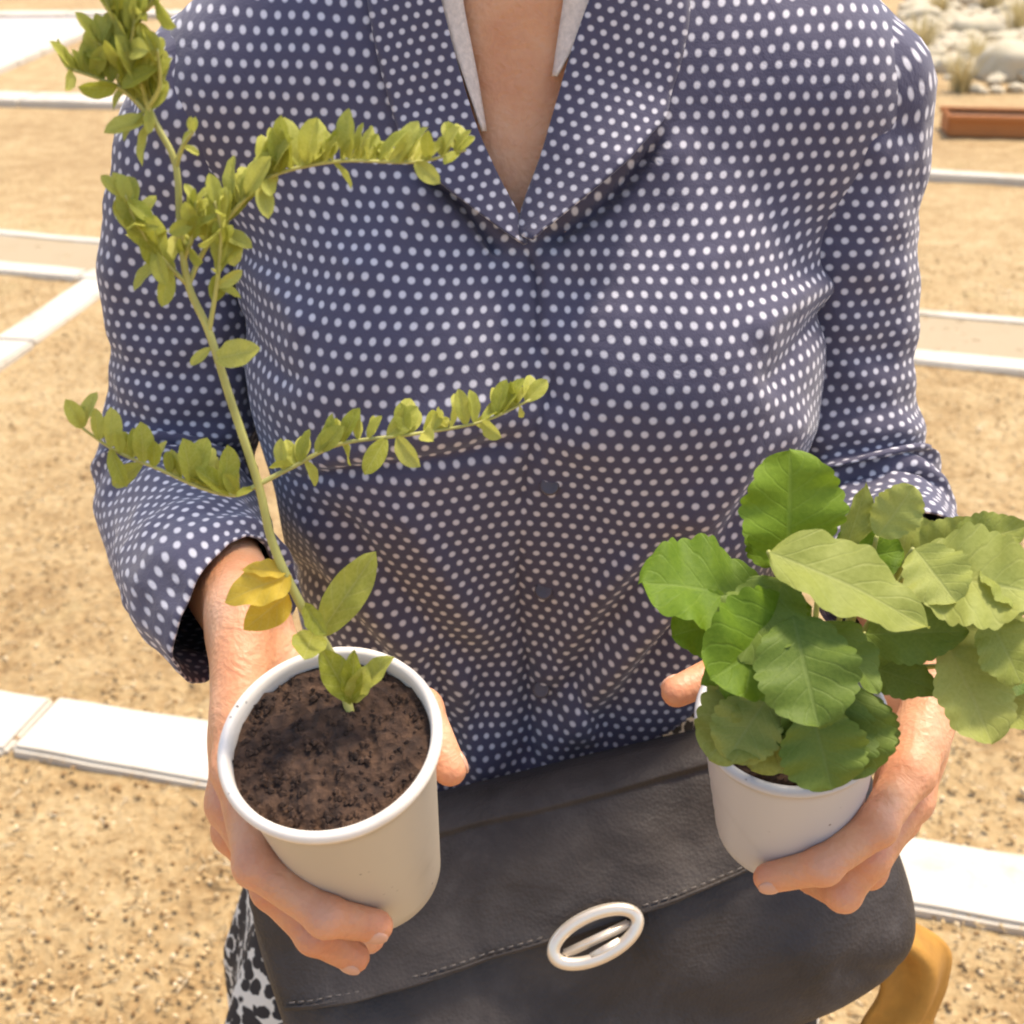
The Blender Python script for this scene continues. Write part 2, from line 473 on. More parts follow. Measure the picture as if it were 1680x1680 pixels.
# ------------------------------------------------------------------ background things on the right
def planter():
    t = empty('trough_planter', (3.3, 7.35, 0), 'rust-coloured trough planter lying at the right edge', 'planter')
    M = Matrix.Translation((3.42, 7.4, 0)) @ Matrix.Rotation(R(-8), 4, 'Z')
    L, w, h, th = 1.75, .26, .12, .02
    def box(name, c, s, mt):
        bm = bmesh.new(); bmesh.ops.create_cube(bm, size=1)
        for v in bm.verts: v.co = Vector((v.co.x * s[0], v.co.y * s[1], v.co.z * s[2]))
        bmesh.ops.bevel(bm, geom=bm.edges[:], offset=.008, segments=2, affect='EDGES')
        me = bpy.data.meshes.new(name); bm.to_mesh(me); bm.free(); me.materials.append(mt)
        inst(name, me, M @ Matrix.Translation(c), t)
    box('side_wall', (0, -w / 2, h / 2), (L, th, h), M_TERRA); box('side_wall', (0, w / 2, h / 2), (L, th, h), M_TERRA)
    box('end_wall', (-L / 2 + th / 2, 0, h / 2), (th, w - th - .004, h), M_TERRA); box('end_wall', (L / 2 - th / 2, 0, h / 2), (th, w - th - .004, h), M_TERRA)
    box('rim', (0, -w / 2 - .008, h - .012), (L + .03, .05, .03), M_TERRA); box('rim', (0, w / 2 + .008, h - .012), (L + .03, .05, .03), M_TERRA)
    box('soil', (0, 0, h * .4), (L - .05, w - .03, h * .75), M_SOIL)
planter()
def rock(px, py, size, label):
    p = WG(px, py)
    bm = bmesh.new(); bmesh.ops.create_icosphere(bm, subdivisions=3, radius=1)
    sd = Vector((px, py, 1)) * .37
    for v in bm.verts:
        n = noise.noise(v.co * 1.1 + sd) * .35 + noise.noise(v.co * 2.7 + sd) * .16
        v.co = Vector((v.co.x * size, v.co.y * size * .7, v.co.z * size * .55)) * (1 + n)
    me = bpy.data.meshes.new('rock'); bm.to_mesh(me); bm.free(); me.materials.append(M_ROCK)
    o = link('rock', me); o.location = (p.x, p.y, size * .28); tag(o, label, 'rock', 'pale rocks by the planter')
rock(1650, 128, .27, 'large pale rock above the rust planter')
rock(1555, 118, .13, 'small pale rock near her sleeve at the top right')
rock(1600, 62, .24, 'pale rock farthest back at the top right')
rock(1660, 30, .2, 'pale rock at the far right in the top corner')
rock(1520, 40, .20, 'rounded pale rock half hidden behind her shoulder')
def rubble():
    V_, F_ = [], []
    bm = bmesh.new(); bmesh.ops.create_icosphere(bm, subdivisions=1, radius=1)
    bv = [v.co.copy() for v in bm.verts]; bf = [tuple(v.index for v in f.verts) for f in bm.faces]; bm.free()
    for _ in range(420):
        p = WG(random.uniform(1480, 1760), random.triangular(-60, 165, 70)); s_ = random.uniform(.02, .10) * (.5 + p.y / 18); b = len(V_)
        for v in bv:
            k = s_ * random.uniform(.75, 1.2); V_.append((p.x + v.x * k * 1.2, p.y + v.y * k, v.z * k * .7 + s_ * .3))
        F_ += [tuple(b + i for i in f) for f in bf]
    tag(obj('rubble', V_, F_, M_ROCK, smooth=False), 'pale stony rubble strewn behind the rust planter', 'rubble', kind='stuff')
rubble()
def tuft(px, py, h, n, label):
    p = WG(px, py)
    V_, F_ = [], []
    for _ in range(n):
        a = random.uniform(0, 6.283); lean = random.uniform(.1, .8); L = h * random.uniform(.6, 1.15); w = h * .018
        d = Vector((math.cos(a), math.sin(a), 0)); s = Vector((-d.y, d.x, 0)) * w; b = Vector((p.x, p.y, -.01)) + d * random.uniform(0, h * .22)
        k = len(V_)
        for t_ in (0, .35, .7, 1):
            c = b + d * (lean * L * t_ * t_) + Vector((0, 0, L * (t_ - .25 * lean * t_ * t_)))
            V_ += [c - s * (1 - t_ * .9), c + s * (1 - t_ * .9)]
        for i in range(3): F_.append((k + 2 * i, k + 2 * i + 1, k + 2 * i + 3, k + 2 * i + 2))
    o = obj('dry_grass_tuft', V_, F_, M_DRY); tag(o, label, 'grass', 'dry grass tufts in the background')
tuft(1575, 150, .34, 90, 'dry grass tuft in front of the small pale rock')
tuft(1510, 90, .42, 90, 'dry grass tuft close behind her shoulder')
tuft(1600, 105, .3, 90, 'short dry grass tuft between the pale rocks')
tuft(1540, 30, .4, 90, 'dry grass tuft beside the rounded pale rock')
tuft(1670, 60, .5, 110, 'tall dry grass tuft at the right edge')
tuft(1625, 20, .5, 110, 'dry grass tuft farthest up on the right')

# ------------------------------------------------------------------ implicit shapes -> mesh
def smin(a, b, k):
    h = np.clip(.5 + .5 * (b - a) / k, 0, 1); return b * (1 - h) + a * h - k * h * (1 - h)
def capsule(P, a, b, ra, rb):
    a = np.asarray(a, dtype=np.float32); b = np.asarray(b, dtype=np.float32); ba = b - a
    pa = P - a; t = np.clip((pa @ ba) / (ba @ ba), 0, 1)
    return np.linalg.norm(pa - t[..., None] * ba, axis=-1) - (ra + (rb - ra) * t)
def ellipsoid(P, c, r):
    q = (P - np.asarray(c, dtype=np.float32)) / np.asarray(r, dtype=np.float32)
    k = np.linalg.norm(q, axis=-1); return (k - 1) * min(r)
def surface_nets(fn, lo, hi, h):
    lo = np.array(lo, dtype=np.float32); n = np.ceil((np.array(hi) - lo) / h).astype(int) + 1
    ax = [lo[i] + h * np.arange(n[i], dtype=np.float32) for i in range(3)]
    F = np.empty(n, dtype=np.float32)
    for i0 in range(0, n[0], 24):
        X, Y, Z = np.meshgrid(ax[0][i0:i0 + 24], ax[1], ax[2], indexing='ij')
        F[i0:i0 + 24] = fn(np.stack([X, Y, Z], -1))
    cn = n - 1
    acc = np.zeros((*cn, 3), dtype=np.float32); cnt = np.zeros(cn, dtype=np.int32)
    cs = [(i, j, k) for i in (0, 1) for j in (0, 1) for k in (0, 1)]
    def sl(c): return F[c[0]:c[0] + cn[0], c[1]:c[1] + cn[1], c[2]:c[2] + cn[2]]
    for a in cs:
        for d in range(3):
            if a[d] == 1: continue
            b = list(a); b[d] = 1
            fa, fb = sl(a), sl(b); m = (fa < 0) != (fb < 0)
            den = np.where(m, fa - fb, 1); t = np.where(m, fa / den, 0)
            for e in range(3):
                acc[..., e] += np.where(m, (t if e == d else a[e]), 0)
            cnt += m
    act = cnt > 0; idx = -np.ones(cn, dtype=np.int64); idx[act] = np.arange(act.sum())
    g = np.stack(np.nonzero(act), -1)
    V_ = lo + h * (g + acc[act] / cnt[act][:, None])
    faces = []
    for d in range(3):
        e, f = (d + 1) % 3, (d + 2) % 3
        s0 = [slice(None)] * 3; s1 = [slice(None)] * 3
        s0[d] = slice(0, -1); s1[d] = slice(1, None)
        A, B = F[tuple(s0)] < 0, F[tuple(s1)] < 0
        cr = np.nonzero(A != B); sgn = A[cr]; c = np.stack(cr, -1)
        ok = (c[:, e] > 0) & (c[:, f] > 0) & (c[:, e] < cn[e]) & (c[:, f] < cn[f])
        c, sgn = c[ok], sgn[ok]
        def q(de, df):
            k = c.copy(); k[:, e] -= de; k[:, f] -= df; return idx[k[:, 0], k[:, 1], k[:, 2]]
        quad = np.stack([q(1, 1), q(0, 1), q(0, 0), q(1, 0)], -1)
        quad[~sgn] = quad[~sgn][:, ::-1]
        faces.append(quad)
    return V_, np.concatenate(faces)

# ------------------------------------------------------------------ the two cups
class Cup: pass
def cup_frame(rim, base, rt, rb):
    c = Cup(); c.rim, c.base = rim, base; c.ax = (rim - base).normalized(); c.h = (rim - base).length; c.rt, c.rb = rt, rb
    c.M = Matrix.Translation(base) @ frame(c.ax); return c
    
CUP1 = cup_frame(W(540, 1208, .540), W(612, 1428, .632), .0455, .0350)
CUP2 = cup_frame(W(1298, 1168, .600), W(1288, 1352, .666), .0425, .0365)
def contact(c, p, rad, extra=.001):
    """move a joint radially so a finger of that radius rests on the cup wall"""
    q = p - c.base; t = q.dot(c.ax); rad_v = q - c.ax * t
    tt = min(max(t / c.h, -.1), 1.05); rc = c.rb + (c.rt - c.rb) * tt
    return c.base + c.ax * t + rad_v.normalized() * (rc + rad + extra)

# ------------------------------------------------------------------ the person: implicit body
CX, CY = .014, .80
def table(zs, vs_):
    z = np.linspace(.3, 1.7, 700); v = np.interp(z, zs, vs_)
    k = np.exp(-np.linspace(-2.5, 2.5, 41) ** 2 / 2); k /= k.sum()
    v = np.convolve(np.pad(v, 20, mode='edge'), k, 'valid'); return z, v
TA = table([.45, .70, .80, .90, 1.0, 1.1, 1.2, 1.28, 1.33, 1.37, 1.42, 1.50], [.19, .19, .178, .158, .150, .163, .176, .172, .155, .11, .06, .05])
TB = table([.45, .70, .80, .90, 1.0, 1.1, 1.2, 1.28, 1.33, 1.37, 1.42, 1.50], [.13, .13, .125, .115, .105, .105, .105, .095, .08, .066, .055, .05])
def torso_sdf(P):
    z = P[..., 2]; a = np.interp(z, *TA); b = np.interp(z, *TB)
    x, y = (P[..., 0] - CX) / a, (P[..., 1] - CY) / b
    g = (np.abs(x) ** 2.4 + np.abs(y) ** 2.4 + 1e-9) ** (1 / 2.4)
    f = (g - 1) * np.minimum(a, b) * .9
    f = np.maximum(f, .5 - z)
    for s in (-1, 1):
        f = smin(f, capsule(P, (CX + s * .05, CY + .005, 1.375), (CX + s * .172, CY, 1.325), .045, .048), .05)
        f = smin(f, ellipsoid(P, (CX + s * .078, CY - .085, 1.155), (.078, .068, .078)), .05)
    f = smin(f, capsule(P, (CX, CY + .0, 1.33), (CX, CY - .02, 1.52), .060, .056), .045)
    return f

# arms and hands: joints from the picture, lengths checked against a real hand
ARM = {}
def make_arm(side, cup, elbow, wrist, mcp, fingers, thumb):
    A = dict(elbow=Vector(elbow), wrist=wrist, prims=[], nails=[])
    fr = [(.0104, .0098, .0088, .0076), (.0106, .0100, .0089, .0078), (.0098, .0092, .0084, .0072), (.0086, .0080, .0074, .0064)]
    e, w = A['elbow'], wrist
    side_v = (mcp[3] - mcp[0]).normalized()
    fa = [(e, w.lerp(e, .0), .040, .0215)]
    palm = []
    for s in (-1, 1):
        palm.append((e + side_v * s * .006, w + side_v * s * .0115, .033, .0195))
    for i in range(4):
        base = w + side_v * (-.018 + .012 * i) + (mcp[i] - w).normalized() * .012
        palm.append((base, mcp[i], .0165, (.0118, .0120, .0113, .0102)[i]))
    palm.append((mcp[0].lerp(w, .3), mcp[3].lerp(w, .3), .0125, .011))
    chains = []
    for i, f in enumerate(fingers):
        pts = [mcp[i]] + [contact(cup, p, fr[i][k + 1], .0005) if p_ok else p for k, (p, p_ok) in enumerate(f)]
        chains.append(([(pts[k], pts[k + 1], fr[i][k] * (1.12 if k == 0 else 1.05), fr[i][k + 1]) for k in range(3)], .007))
        A['nails'].append((pts[2], pts[3], fr[i][3]))
    tp = [thumb[0]] + [contact(cup, p, r_, .0005) if ok else p for (p, ok), r_ in zip(thumb[1:], (.0115, .0105, .0085))]
    chains.append(([(w + (thumb[0] - w) * .4, tp[0], .017, .0165), (tp[0], tp[1], .0165, .0122), (tp[1], tp[2], .0118, .0108), (tp[2], tp[3], .0112, .0086)], .012))
    A['nails'].append((tp[2], tp[3], .0088))
    def sdf(P):
        f = None
        for (a, b, ra, rb) in palm:
            d = capsule(P, a, b, ra, rb); f = d if f is None else smin(f, d, .011)
        out = f
        for segs, k in chains:
            g = None
            for (a, b, ra, rb) in segs:
                d = capsule(P, a, b, ra, rb); g = d if g is None else smin(g, d, .0035)
                g = smin(g, np.linalg.norm(P - np.asarray(a, dtype=np.float32), axis=-1) - ra * 1.06, .002)
            out = np.minimum(out, smin(f, g, k))
        return out
    pts = [w, *mcp] + [p for segs, _ in chains for s in segs for p in s[:2]]
    lo = np.min([np.array(p) for p in pts], axis=0) - .03; hi = np.max([np.array(p) for p in pts], axis=0) + .03
    ew = w.lerp(e, .85)
    lo = np.minimum(lo, np.array(ew) - .042); hi = np.maximum(hi, np.array(ew) + .042)
    A['mesh'] = surface_nets(sdf, lo, hi, .0020)
    A['cup'] = cup
    A['joints'] = [(segs[k][1], .0125) for segs, _ in chains for k in range(len(segs))] + [(m_, .014) for m_ in mcp]
    for i, (segs, k) in enumerate(chains):
        print(side, 'finger', i, [round((Vector(b) - Vector(a)).length * 1000) for a, b, _, _ in segs], 'mc', round((segs[0][0] - w).length * 1000))
    ARM[side] = A
    return A

EL_R, WR_R = (-.232, .760, 1.062), W(402, 1010, .650)
make_arm('right', CUP1, EL_R, WR_R,
    [W(392, 1262, .588), W(382, 1318, .612), W(388, 1362, .636), W(405, 1385, .660)],
    [[(W(478, 1385, .576), 1), (W(556, 1440, .576), 1), (W(612, 1478, .586), 1)],
     [(W(462, 1450, .600), 1), (W(535, 1508, .602), 1), (W(590, 1536, .616), 1)],
     [(W(470, 1500, .640), 1), (W(550, 1545, .650), 0), (W(610, 1540, .668), 0)],
     [(W(480, 1490, .672), 0), (W(540, 1510, .685), 0), (W(590, 1505, .695), 0)]],
    [W(452, 1090, .640), (W(560, 1110, .640), 0), (W(690, 1165, .628), 0), (W(738, 1262, .616), 0)])
EL_L, WR_L = (.234, .757, 1.054), W(1540, 1105, .690)
make_arm('left', CUP2, EL_L, WR_L,
    [W(1492, 1268, .632), W(1490, 1310, .655), W(1472, 1340, .680), W(1450, 1360, .700)],
    [[(W(1400, 1335, .618), 1), (W(1328, 1372, .620), 1), (W(1272, 1392, .634), 1)],
     [(W(1405, 1395, .640), 1), (W(1345, 1425, .652), 1), (W(1325, 1440, .668), 0)],
     [(W(1395, 1420, .670), 1), (W(1345, 1430, .690), 0), (W(1310, 1420, .705), 0)],
     [(W(1385, 1420, .705), 0), (W(1340, 1430, .722), 0), (W(1310, 1420, .735), 0)]],
    [W(1468, 1130, .690), (W(1360, 1110, .700), 0), (W(1210, 1090, .690), 0), (W(1110, 1135, .676), 0)])

def body_coarse(P):
    f = torso_sdf(P) + np.clip((.99 - P[..., 2]) / .05, 0, 1) * .022
    f = f + .016 * np.clip((np.abs(P[..., 0] - CX + .004) - (.024 + .13 * np.clip(P[..., 2] - 1.25, 0, 1))) / .03, 0, 1)
    for A, sh in ((ARM['right'], (CX - .178, CY, 1.325)), (ARM['left'], (CX + .168, CY, 1.325))):
        mid = ((-.212, .790, 1.22) if sh[0] < 0 else (.209, .790, 1.22))
        f = smin(f, capsule(P, sh, mid, .040, .038), .02)
        f = np.minimum(f, capsule(P, mid, np.array(A['elbow']), .038, .034))
        f = smin(f, capsule(P, np.array(A['elbow']), np.array(A['wrist'].lerp(A['elbow'], .45)), .034, .030), .01)
    # head
    hc = np.array((CX, CY - .035, 1.60))
    f = smin(f, ellipsoid(P, hc + (0, .01, .035), (.075, .093, .098)), .02)
    f = smin(f, ellipsoid(P, hc + (0, -.028, -.045), (.055, .060, .062)), .03)
    f = smin(f, capsule(P, hc + (0, -.082, .02), hc + (0, -.100, -.018), .008, .013), .012)
    f = smin(f, ellipsoid(P, hc + (0, -.078, -.058), (.024, .014, .010)), .012)
    for s in (-1, 1):
        f = smin(f, ellipsoid(P, hc + (s * .076, .012, .005), (.010, .018, .030)), .008)
        f = -smin(-f, ellipsoid(P, hc + (s * .032, -.092, .022), (.018, .016, .011)), .01)
        f = smin(f, ellipsoid(P, hc + (s * .032, -.070, .022), (.014, .013, .012)), .004)
        # legs and feet
        hip = (CX + s * .085, CY + .01, .80); kn = (CX + s * .09, CY - .005, .44); an = (CX + s * .095, CY + .02, .085)
        f = smin(f, capsule(P, hip, kn, .088, .055), .04)
        f = smin(f, capsule(P, kn, (CX + s * .093, CY + .02, .30), .054, .053), .02)
        f = smin(f, capsule(P, (CX + s * .093, CY + .02, .30), an, .052, .033), .02)
        f = smin(f, capsule(P, an, (CX + s * .105, CY - .13, .03), .034, .024), .02)
    return f

def build_person():
    t = empty('person', (CX, CY, 0), 'person in a navy polka-dot blouse holding a potted plant in each hand', 'person')
    Vc, Fc = surface_nets(body_coarse, (CX - .33, CY - .24, .002), (CX + .33, CY + .17, 1.76), .0085)
    Vs, Fs, off = [Vc], [Fc], len(Vc)
    for s in ('right', 'left'):
        v, f = ARM[s]['mesh']; Vs.append(v); Fs.append(f + off); off += len(v)
    body = obj('body', np.concatenate(Vs).tolist(), np.concatenate(Fs).tolist(), M_SKIN, t)
    allv = np.concatenate(Vs); fl = np.zeros(len(allv), dtype=np.float32)
    for s in ('right', 'left'):
        for (p, rad) in ARM[s]['joints']:
            fl = np.maximum(fl, np.exp(-(np.linalg.norm(allv - np.array(p), axis=1) / rad) ** 2))
    at = body.data.attributes.new('flush', 'FLOAT', 'POINT'); at.data.foreach_set('value', fl.astype(np.float32))
    for s in ('right', 'left'):
        A = ARM[s]
        for (a, b, r_) in A['nails']:
            d = (b - a).normalized(); q = b - A['cup'].base; out = q - A['cup'].ax * q.dot(A['cup'].ax)
            out = (out - d * out.dot(d)).normalized()
            bm = bmesh.new(); bmesh.ops.create_uvsphere(bm, u_segments=14, v_segments=8, radius=1)
            M = Matrix.Translation(b + out * (r_ * .82) - d * r_ * .15) @ Matrix((d.cross(out), d, out)).transposed().to_4x4() @ Matrix.Diagonal((r_ * .62, r_ * .80, r_ * .26, 1))
            me = bpy.data.meshes.new('fingernail'); bm.to_mesh(me); bm.free(); me.materials.append(M_NAIL)
            for p in me.polygons: p.use_smooth = True
            inst('fingernail', me, M, body)
    hc = np.array((CX, CY - .035, 1.60))
    def hair(P):
        f = ellipsoid(P, hc + (0, .022, .045), (.088, .100, .105))
        f = smin(f, capsule(P, hc + (0, .07, -.02), hc + (0, .075, -.13), .065, .05), .03)
        return np.maximum(f, -(ellipsoid(P, hc + (0, -.10, -.035), (.072, .085, .11))))
    v, f = surface_nets(hair, hc - .2, hc + .2, .007)
    obj('hair', v.tolist(), f.tolist(), M_HAIR, t)
    for s in (-1, 1):
        def shoe(P):
            f = capsule(P, (CX + s * .096, CY + .045, .034), (CX + s * .108, CY - .15, .030), .040, .034)
            f = smin(f, ellipsoid(P, (CX + s * .102, CY - .07, .030), (.046, .115, .040)), .02)
            return np.maximum(f, np.maximum(.003 - P[..., 2], P[..., 2] - .058))
        v, f = surface_nets(shoe, (CX + s * .1 - .09, CY - .24, -.01), (CX + s * .1 + .09, CY + .13, .09), .005)
        obj('shoe', v.tolist(), f.tolist(), M_SHOE, t)
    return t
PERSON = build_person()

# ------------------------------------------------------------------ blouse
VCUT = [(670, -500), (708, -40), (724, 60), (756, 170), (788, 255), (846, 362), (898, 262), (920, 180), (942, 90), (968, 10), (1020, -500)]
def in_poly(px, py, poly):
    ins = np.zeros(px.shape, bool); n = len(poly)
    for i in range(n):
        x1, y1 = poly[i]; x2, y2 = poly[(i + 1) % n]
        c = (y1 > py) != (y2 > py)
        ins ^= c & (px < (x2 - x1) * (py - y1) / (y2 - y1 + 1e-9) + x1)
    return ins
FOLDS = [  # picture-space lines of cloth folds: x1,y1,x2,y2, half width, height (m)
    (1096, 222, 880, 414, 12, -.0135), (682, 292, 836, 416, 11, -.011),
    (852, 405, 897, 590, 10, -.0035), (897, 590, 868, 860, 10, -.003), (868, 860, 858, 1270, 10, -.003), (884, 400, 922, 590, 22, .0015),
    (470, 800, 880, 705, 16, -.0045), (480, 770, 860, 672, 30, .003),
    (1230, 830, 900, 1260, 24, .0045), (1150, 860, 850, 1210, 22, -.004), (1075, 900, 860, 1130, 22, .004), (1290, 720, 1010, 1180, 24, -.004),
    (1180, 960, 980, 1200, 16, -.004), (1330, 650, 1120, 900, 30, .004),
    (470, 830, 700, 1090, 26, .004), (455, 900, 660, 1130, 20, -.004), (520, 830, 800, 1100, 24, -.0035), (620, 820, 830, 1060, 26, .003),
    (1400, 430, 1230, 570, 26, .004), (1390, 500, 1240, 640, 22, -.004), (380, 430, 520, 560, 24, .003), (370, 500, 500, 640, 20, -.003),
    (700, 280, 560, 470, 50, .003), (1080, 220, 1200, 460, 55, .003), (960, 420, 900, 700, 60, -.003), (1010, 470, 960, 780, 50, .003),
    (760, 1090, 800, 1290, 22, .004), (700, 1050, 740, 1290, 20, -.004), (860, 1060, 880, 1280, 24, -.004), (930, 1070, 960, 1230, 20, .003)]
def build_blouse():
    z0, z1, nz, nt = .80, 1.425, 205, 300
    zs = np.linspace(z1, z0, nz); th = np.linspace(0, 2 * np.pi, nt, endpoint=False) + np.pi / 2   # seam at the back
    ZZ, TT = np.meshgrid(zs, th, indexing='ij')
    dx, dy = np.cos(TT), np.sin(TT)
    lo = np.full(ZZ.shape, .0); hi = np.full(ZZ.shape, .42)
    def f(r): return torso_sdf(np.stack([CX + r * dx, CY + r * dy, ZZ], -1)) - .009
    for _ in range(26):
        mid = (lo + hi) / 2; ins = f(mid) < 0
        lo = np.where(ins, mid, lo); hi = np.where(ins, hi, mid)
    Rr = (lo + hi) / 2
    dz = zs[0] - zs[1]
    front = np.clip(-np.sin(th), 0, 1)
    slope = .07 + .14 * front                              # the cloth hangs from the bust instead of clinging
    for i in range(1, nz):
        Rr[i] = np.maximum(Rr[i], Rr[i - 1] - slope * dz) if zs[i] < 1.19 else Rr[i]
    X, Y = CX + Rr * dx, CY + Rr * dy
    # smooth vertically a little
    for _ in range(4):
        X[1:-1] = (X[:-2] + 2 * X[1:-1] + X[2:]) / 4; Y[1:-1] = (Y[:-2] + 2 * Y[1:-1] + Y[2:]) / 4
    P = np.stack([X, Y, ZZ], -1)
    du = np.roll(P, -1, 1) - np.roll(P, 1, 1); dv = np.gradient(P, axis=0)
    N = np.cross(du, dv); N /= np.linalg.norm(N, axis=-1, keepdims=True) + 1e-9
    if (N[nz // 2, nt // 2] @ np.array([dx[0, nt // 2], dy[0, nt // 2], 0])) < 0: N = -N
    px, py = to_px(P)
    D = np.zeros(ZZ.shape)
    fr = np.clip((CY - .0 - P[..., 1]) / .05, 0, 1)
    D0 = None
    for q_, (x1, y1, x2, y2, w, a) in enumerate(FOLDS[2:] + FOLDS[:2]):
        if q_ == len(FOLDS) - 2: D0 = D.copy()
        ex, ey = x2 - x1, y2 - y1; L = math.hypot(ex, ey)
        t = ((px - x1) * ex + (py - y1) * ey) / L / L; d = ((px - x1) * ey - (py - y1) * ex) / L + 14 * np.sin(t * 4 + x1)
        wt = np.exp(-np.clip((np.abs(t - .5) - .32) / .2, 0, None) ** 2 * 3) * (np.abs(t - .5) < 1)
        ww = w * (.7 + .6 * np.clip(t, 0, 1))
        D += (1.6 if q_ < len(FOLDS) - 2 else 1) * a * np.exp(-(d / ww) ** 2) * wt * fr
    for i in range(nz):
        for j in range(nt):
            p = P[i, j]
            D[i, j] += .0048 * noise.noise((p[0] * 11, p[1] * 11, p[2] * 7)) + .0022 * noise.noise((p[0] * 34 + 9, p[1] * 34, p[2] * 20))
    D[zs < .93] += ((.93 - zs[zs < .93])[:, None] * .06) * np.sin(TT[zs < .93] * 17 + 1.3)
    P0 = P + N * D0[..., None]
    P = P + N * D[..., None]
    # hem lifts towards the picture right
    seg = np.linalg.norm(np.diff(P, axis=1, append=P[:, :1]), axis=-1)
    ref = np.argmin(np.abs(zs - 1.1))
    mid = nt // 2
    cu = np.cumsum(seg, axis=1); cu -= cu[:, mid:mid + 1]
    kz = np.hanning(75); kz /= kz.sum()
    pad = np.pad(cu, ((37, 37), (0, 0)), mode='edge'); cu = sum(kz[q] * pad[q:q + nz] for q in range(75))
    cu = cu * .7 + (np.cumsum(seg[ref]) - np.cumsum(seg[ref])[mid])[None, :] * .3
    wz = np.clip((zs - 1.2) / .1, 0, 1)[:, None]; wz = wz * wz * (3 - 2 * wz)
    cu = cu * (1 - wz) + (P[..., 0] - P[:, mid:mid + 1, 0]) * 1.04 * wz * (1 if cu[ref, mid + 20] * (P[ref, mid + 20, 0] - P[ref, mid, 0]) > 0 else -1)
    vl = np.linalg.norm(np.diff(P[:, mid], axis=0), axis=-1); vv = np.concatenate([[0], np.cumsum(vl)])
    UV = np.stack([cu, np.broadcast_to(-vv[:, None], cu.shape)], -1).reshape(-1, 2)
    V_ = P.reshape(-1, 3)
    i, j = np.meshgrid(np.arange(nz - 1), np.arange(nt), indexing='ij'); j2 = (j + 1) % nt
    F = np.stack([i * nt + j, (i + 1) * nt + j, (i + 1) * nt + j2, i * nt + j2], -1).reshape(-1, 4)
    bvh = BVHTree.FromPolygons(P0.reshape(-1, 3).tolist(), F.tolist())
    C = V_[F].mean(1); cx_, cy_ = to_px(C)
    cut = in_poly(cx_, cy_, VCUT) & (C[:, 1] < CY)
    hemz = .873 + .81 * (C[:, 0] - .048)
    cut |= (C[:, 2] < np.clip(hemz, .81, .94)) & (C[:, 1] < CY)
    cut |= (F // nt == 0).all(1) & False
    # no texture jump at the back seam: drop the wrap quad's uv by splitting it off
    F = F[~cut]
    UVs = UV.copy()
    o = obj('blouse', V_.tolist(), F.tolist(), M_POLKA, PERSON, uv=UVs)
    solidify(o, .0012, 1)
    return o, bvh
BLOUSE, BVH = build_blouse()

def onto(bvh, px, py, lift):
    d = Vector(ray(px, py)).normalized()
    loc, nrm, _, _ = bvh.ray_cast(Vector(ORG), d)
    if loc is None: return None
    if nrm.dot(d) > 0: nrm = -nrm
    return loc + nrm * lift
def strip(name, left, right, bvh, lift, mat, parent, nu=40, nv=14, thick=.0015, bow=.0, uvrot=0.0, flush=0.0):
    """cloth panel laid on a surface between two picture-space edges; lift = (left edge, right edge) heights"""
    def resample(poly, n):
        p = catmull([Vector((a, b, 0)) for a, b in poly], 8); L = [0]
        for i in range(1, len(p)): L.append(L[-1] + (p[i] - p[i - 1]).length)
        out = []
        for k in range(n):
            s = L[-1] * k / (n - 1); i = 1
            while i < len(L) - 1 and L[i] < s: i += 1
            t = (s - L[i - 1]) / max(1e-6, L[i] - L[i - 1]); out.append(p[i - 1].lerp(p[i], t))
        return out
    A, B = resample(left, nu), resample(right, nu)
    V_, UV, F_ = [], [], []
    last = None
    ca, sa = math.cos(uvrot), math.sin(uvrot)
    for i in range(nu):
        for j in range(nv):
            t = j / (nv - 1); q = A[i].lerp(B[i], t)
            g = max(0.0, min(1.0, (i / (nu - 1) - flush) / .25)) if flush else 1.0
            l = lift[0] * (1 - t) + (.0028 + (lift[1] - .0028) * g) * t + bow * 4 * t * (1 - t)
            p = onto(bvh, q.x, q.y, l)
            if p is None: p = last + Vector((0, 0, .0)) if last else W(q.x, q.y, .7)
            last = p; V_.append(p)
            m = .00041; x, y = q.x * m, -q.y * m; UV.append((x * ca - y * sa, x * sa + y * ca))
    for i in range(nu - 1):
        for j in range(nv - 1):
            a = i * nv + j; F_.append((a, a + 1, a + nv + 1, a + nv))
    o = obj(name, V_, F_, mat, parent, uv=UV)
    solidify(o, thick, 0)
    return o
# lapels of the open collar: neckline edge -> outer edge
strip('lapel', [(716, -60), (733, 20), (758, 120), (787, 215), (820, 292), (850, 352), (862, 400)],
      [(600, -60), (610, 30), (628, 120), (655, 210), (686, 272), (770, 340), (850, 400)], BVH, (.005, .012), M_POLKA, BLOUSE, bow=.001, uvrot=-.25, flush=.45)
strip('lapel', [(984, -60), (956, 20), (930, 100), (908, 180), (886, 258), (860, 330), (846, 385)],
      [(1120, -60), (1128, 20), (1118, 90), (1100, 150), (1078, 208), (985, 300), (872, 396)], BVH, (.006, .020), M_POLKA, BLOUSE, bow=.001, uvrot=.30, flush=.40)
for by in (796, 968, 1130):
    p = onto(BVH, {796: 902, 968: 892, 1130: 888}[by], by, .0008); d = (Vector(ORG) - p).normalized()
    Vb, Fb = lathe([(0.0001, .0016), (.003, .0016), (.0048, .0022), (.0056, .0018), (.0058, .0006), (.0052, -.001), (.0001, -.001)], Matrix.Translation(p) @ frame(Vector((d.x, d.y, d.z + .1))), 20)
    obj('button', Vb, Fb, M_BUTTON, BLOUSE)
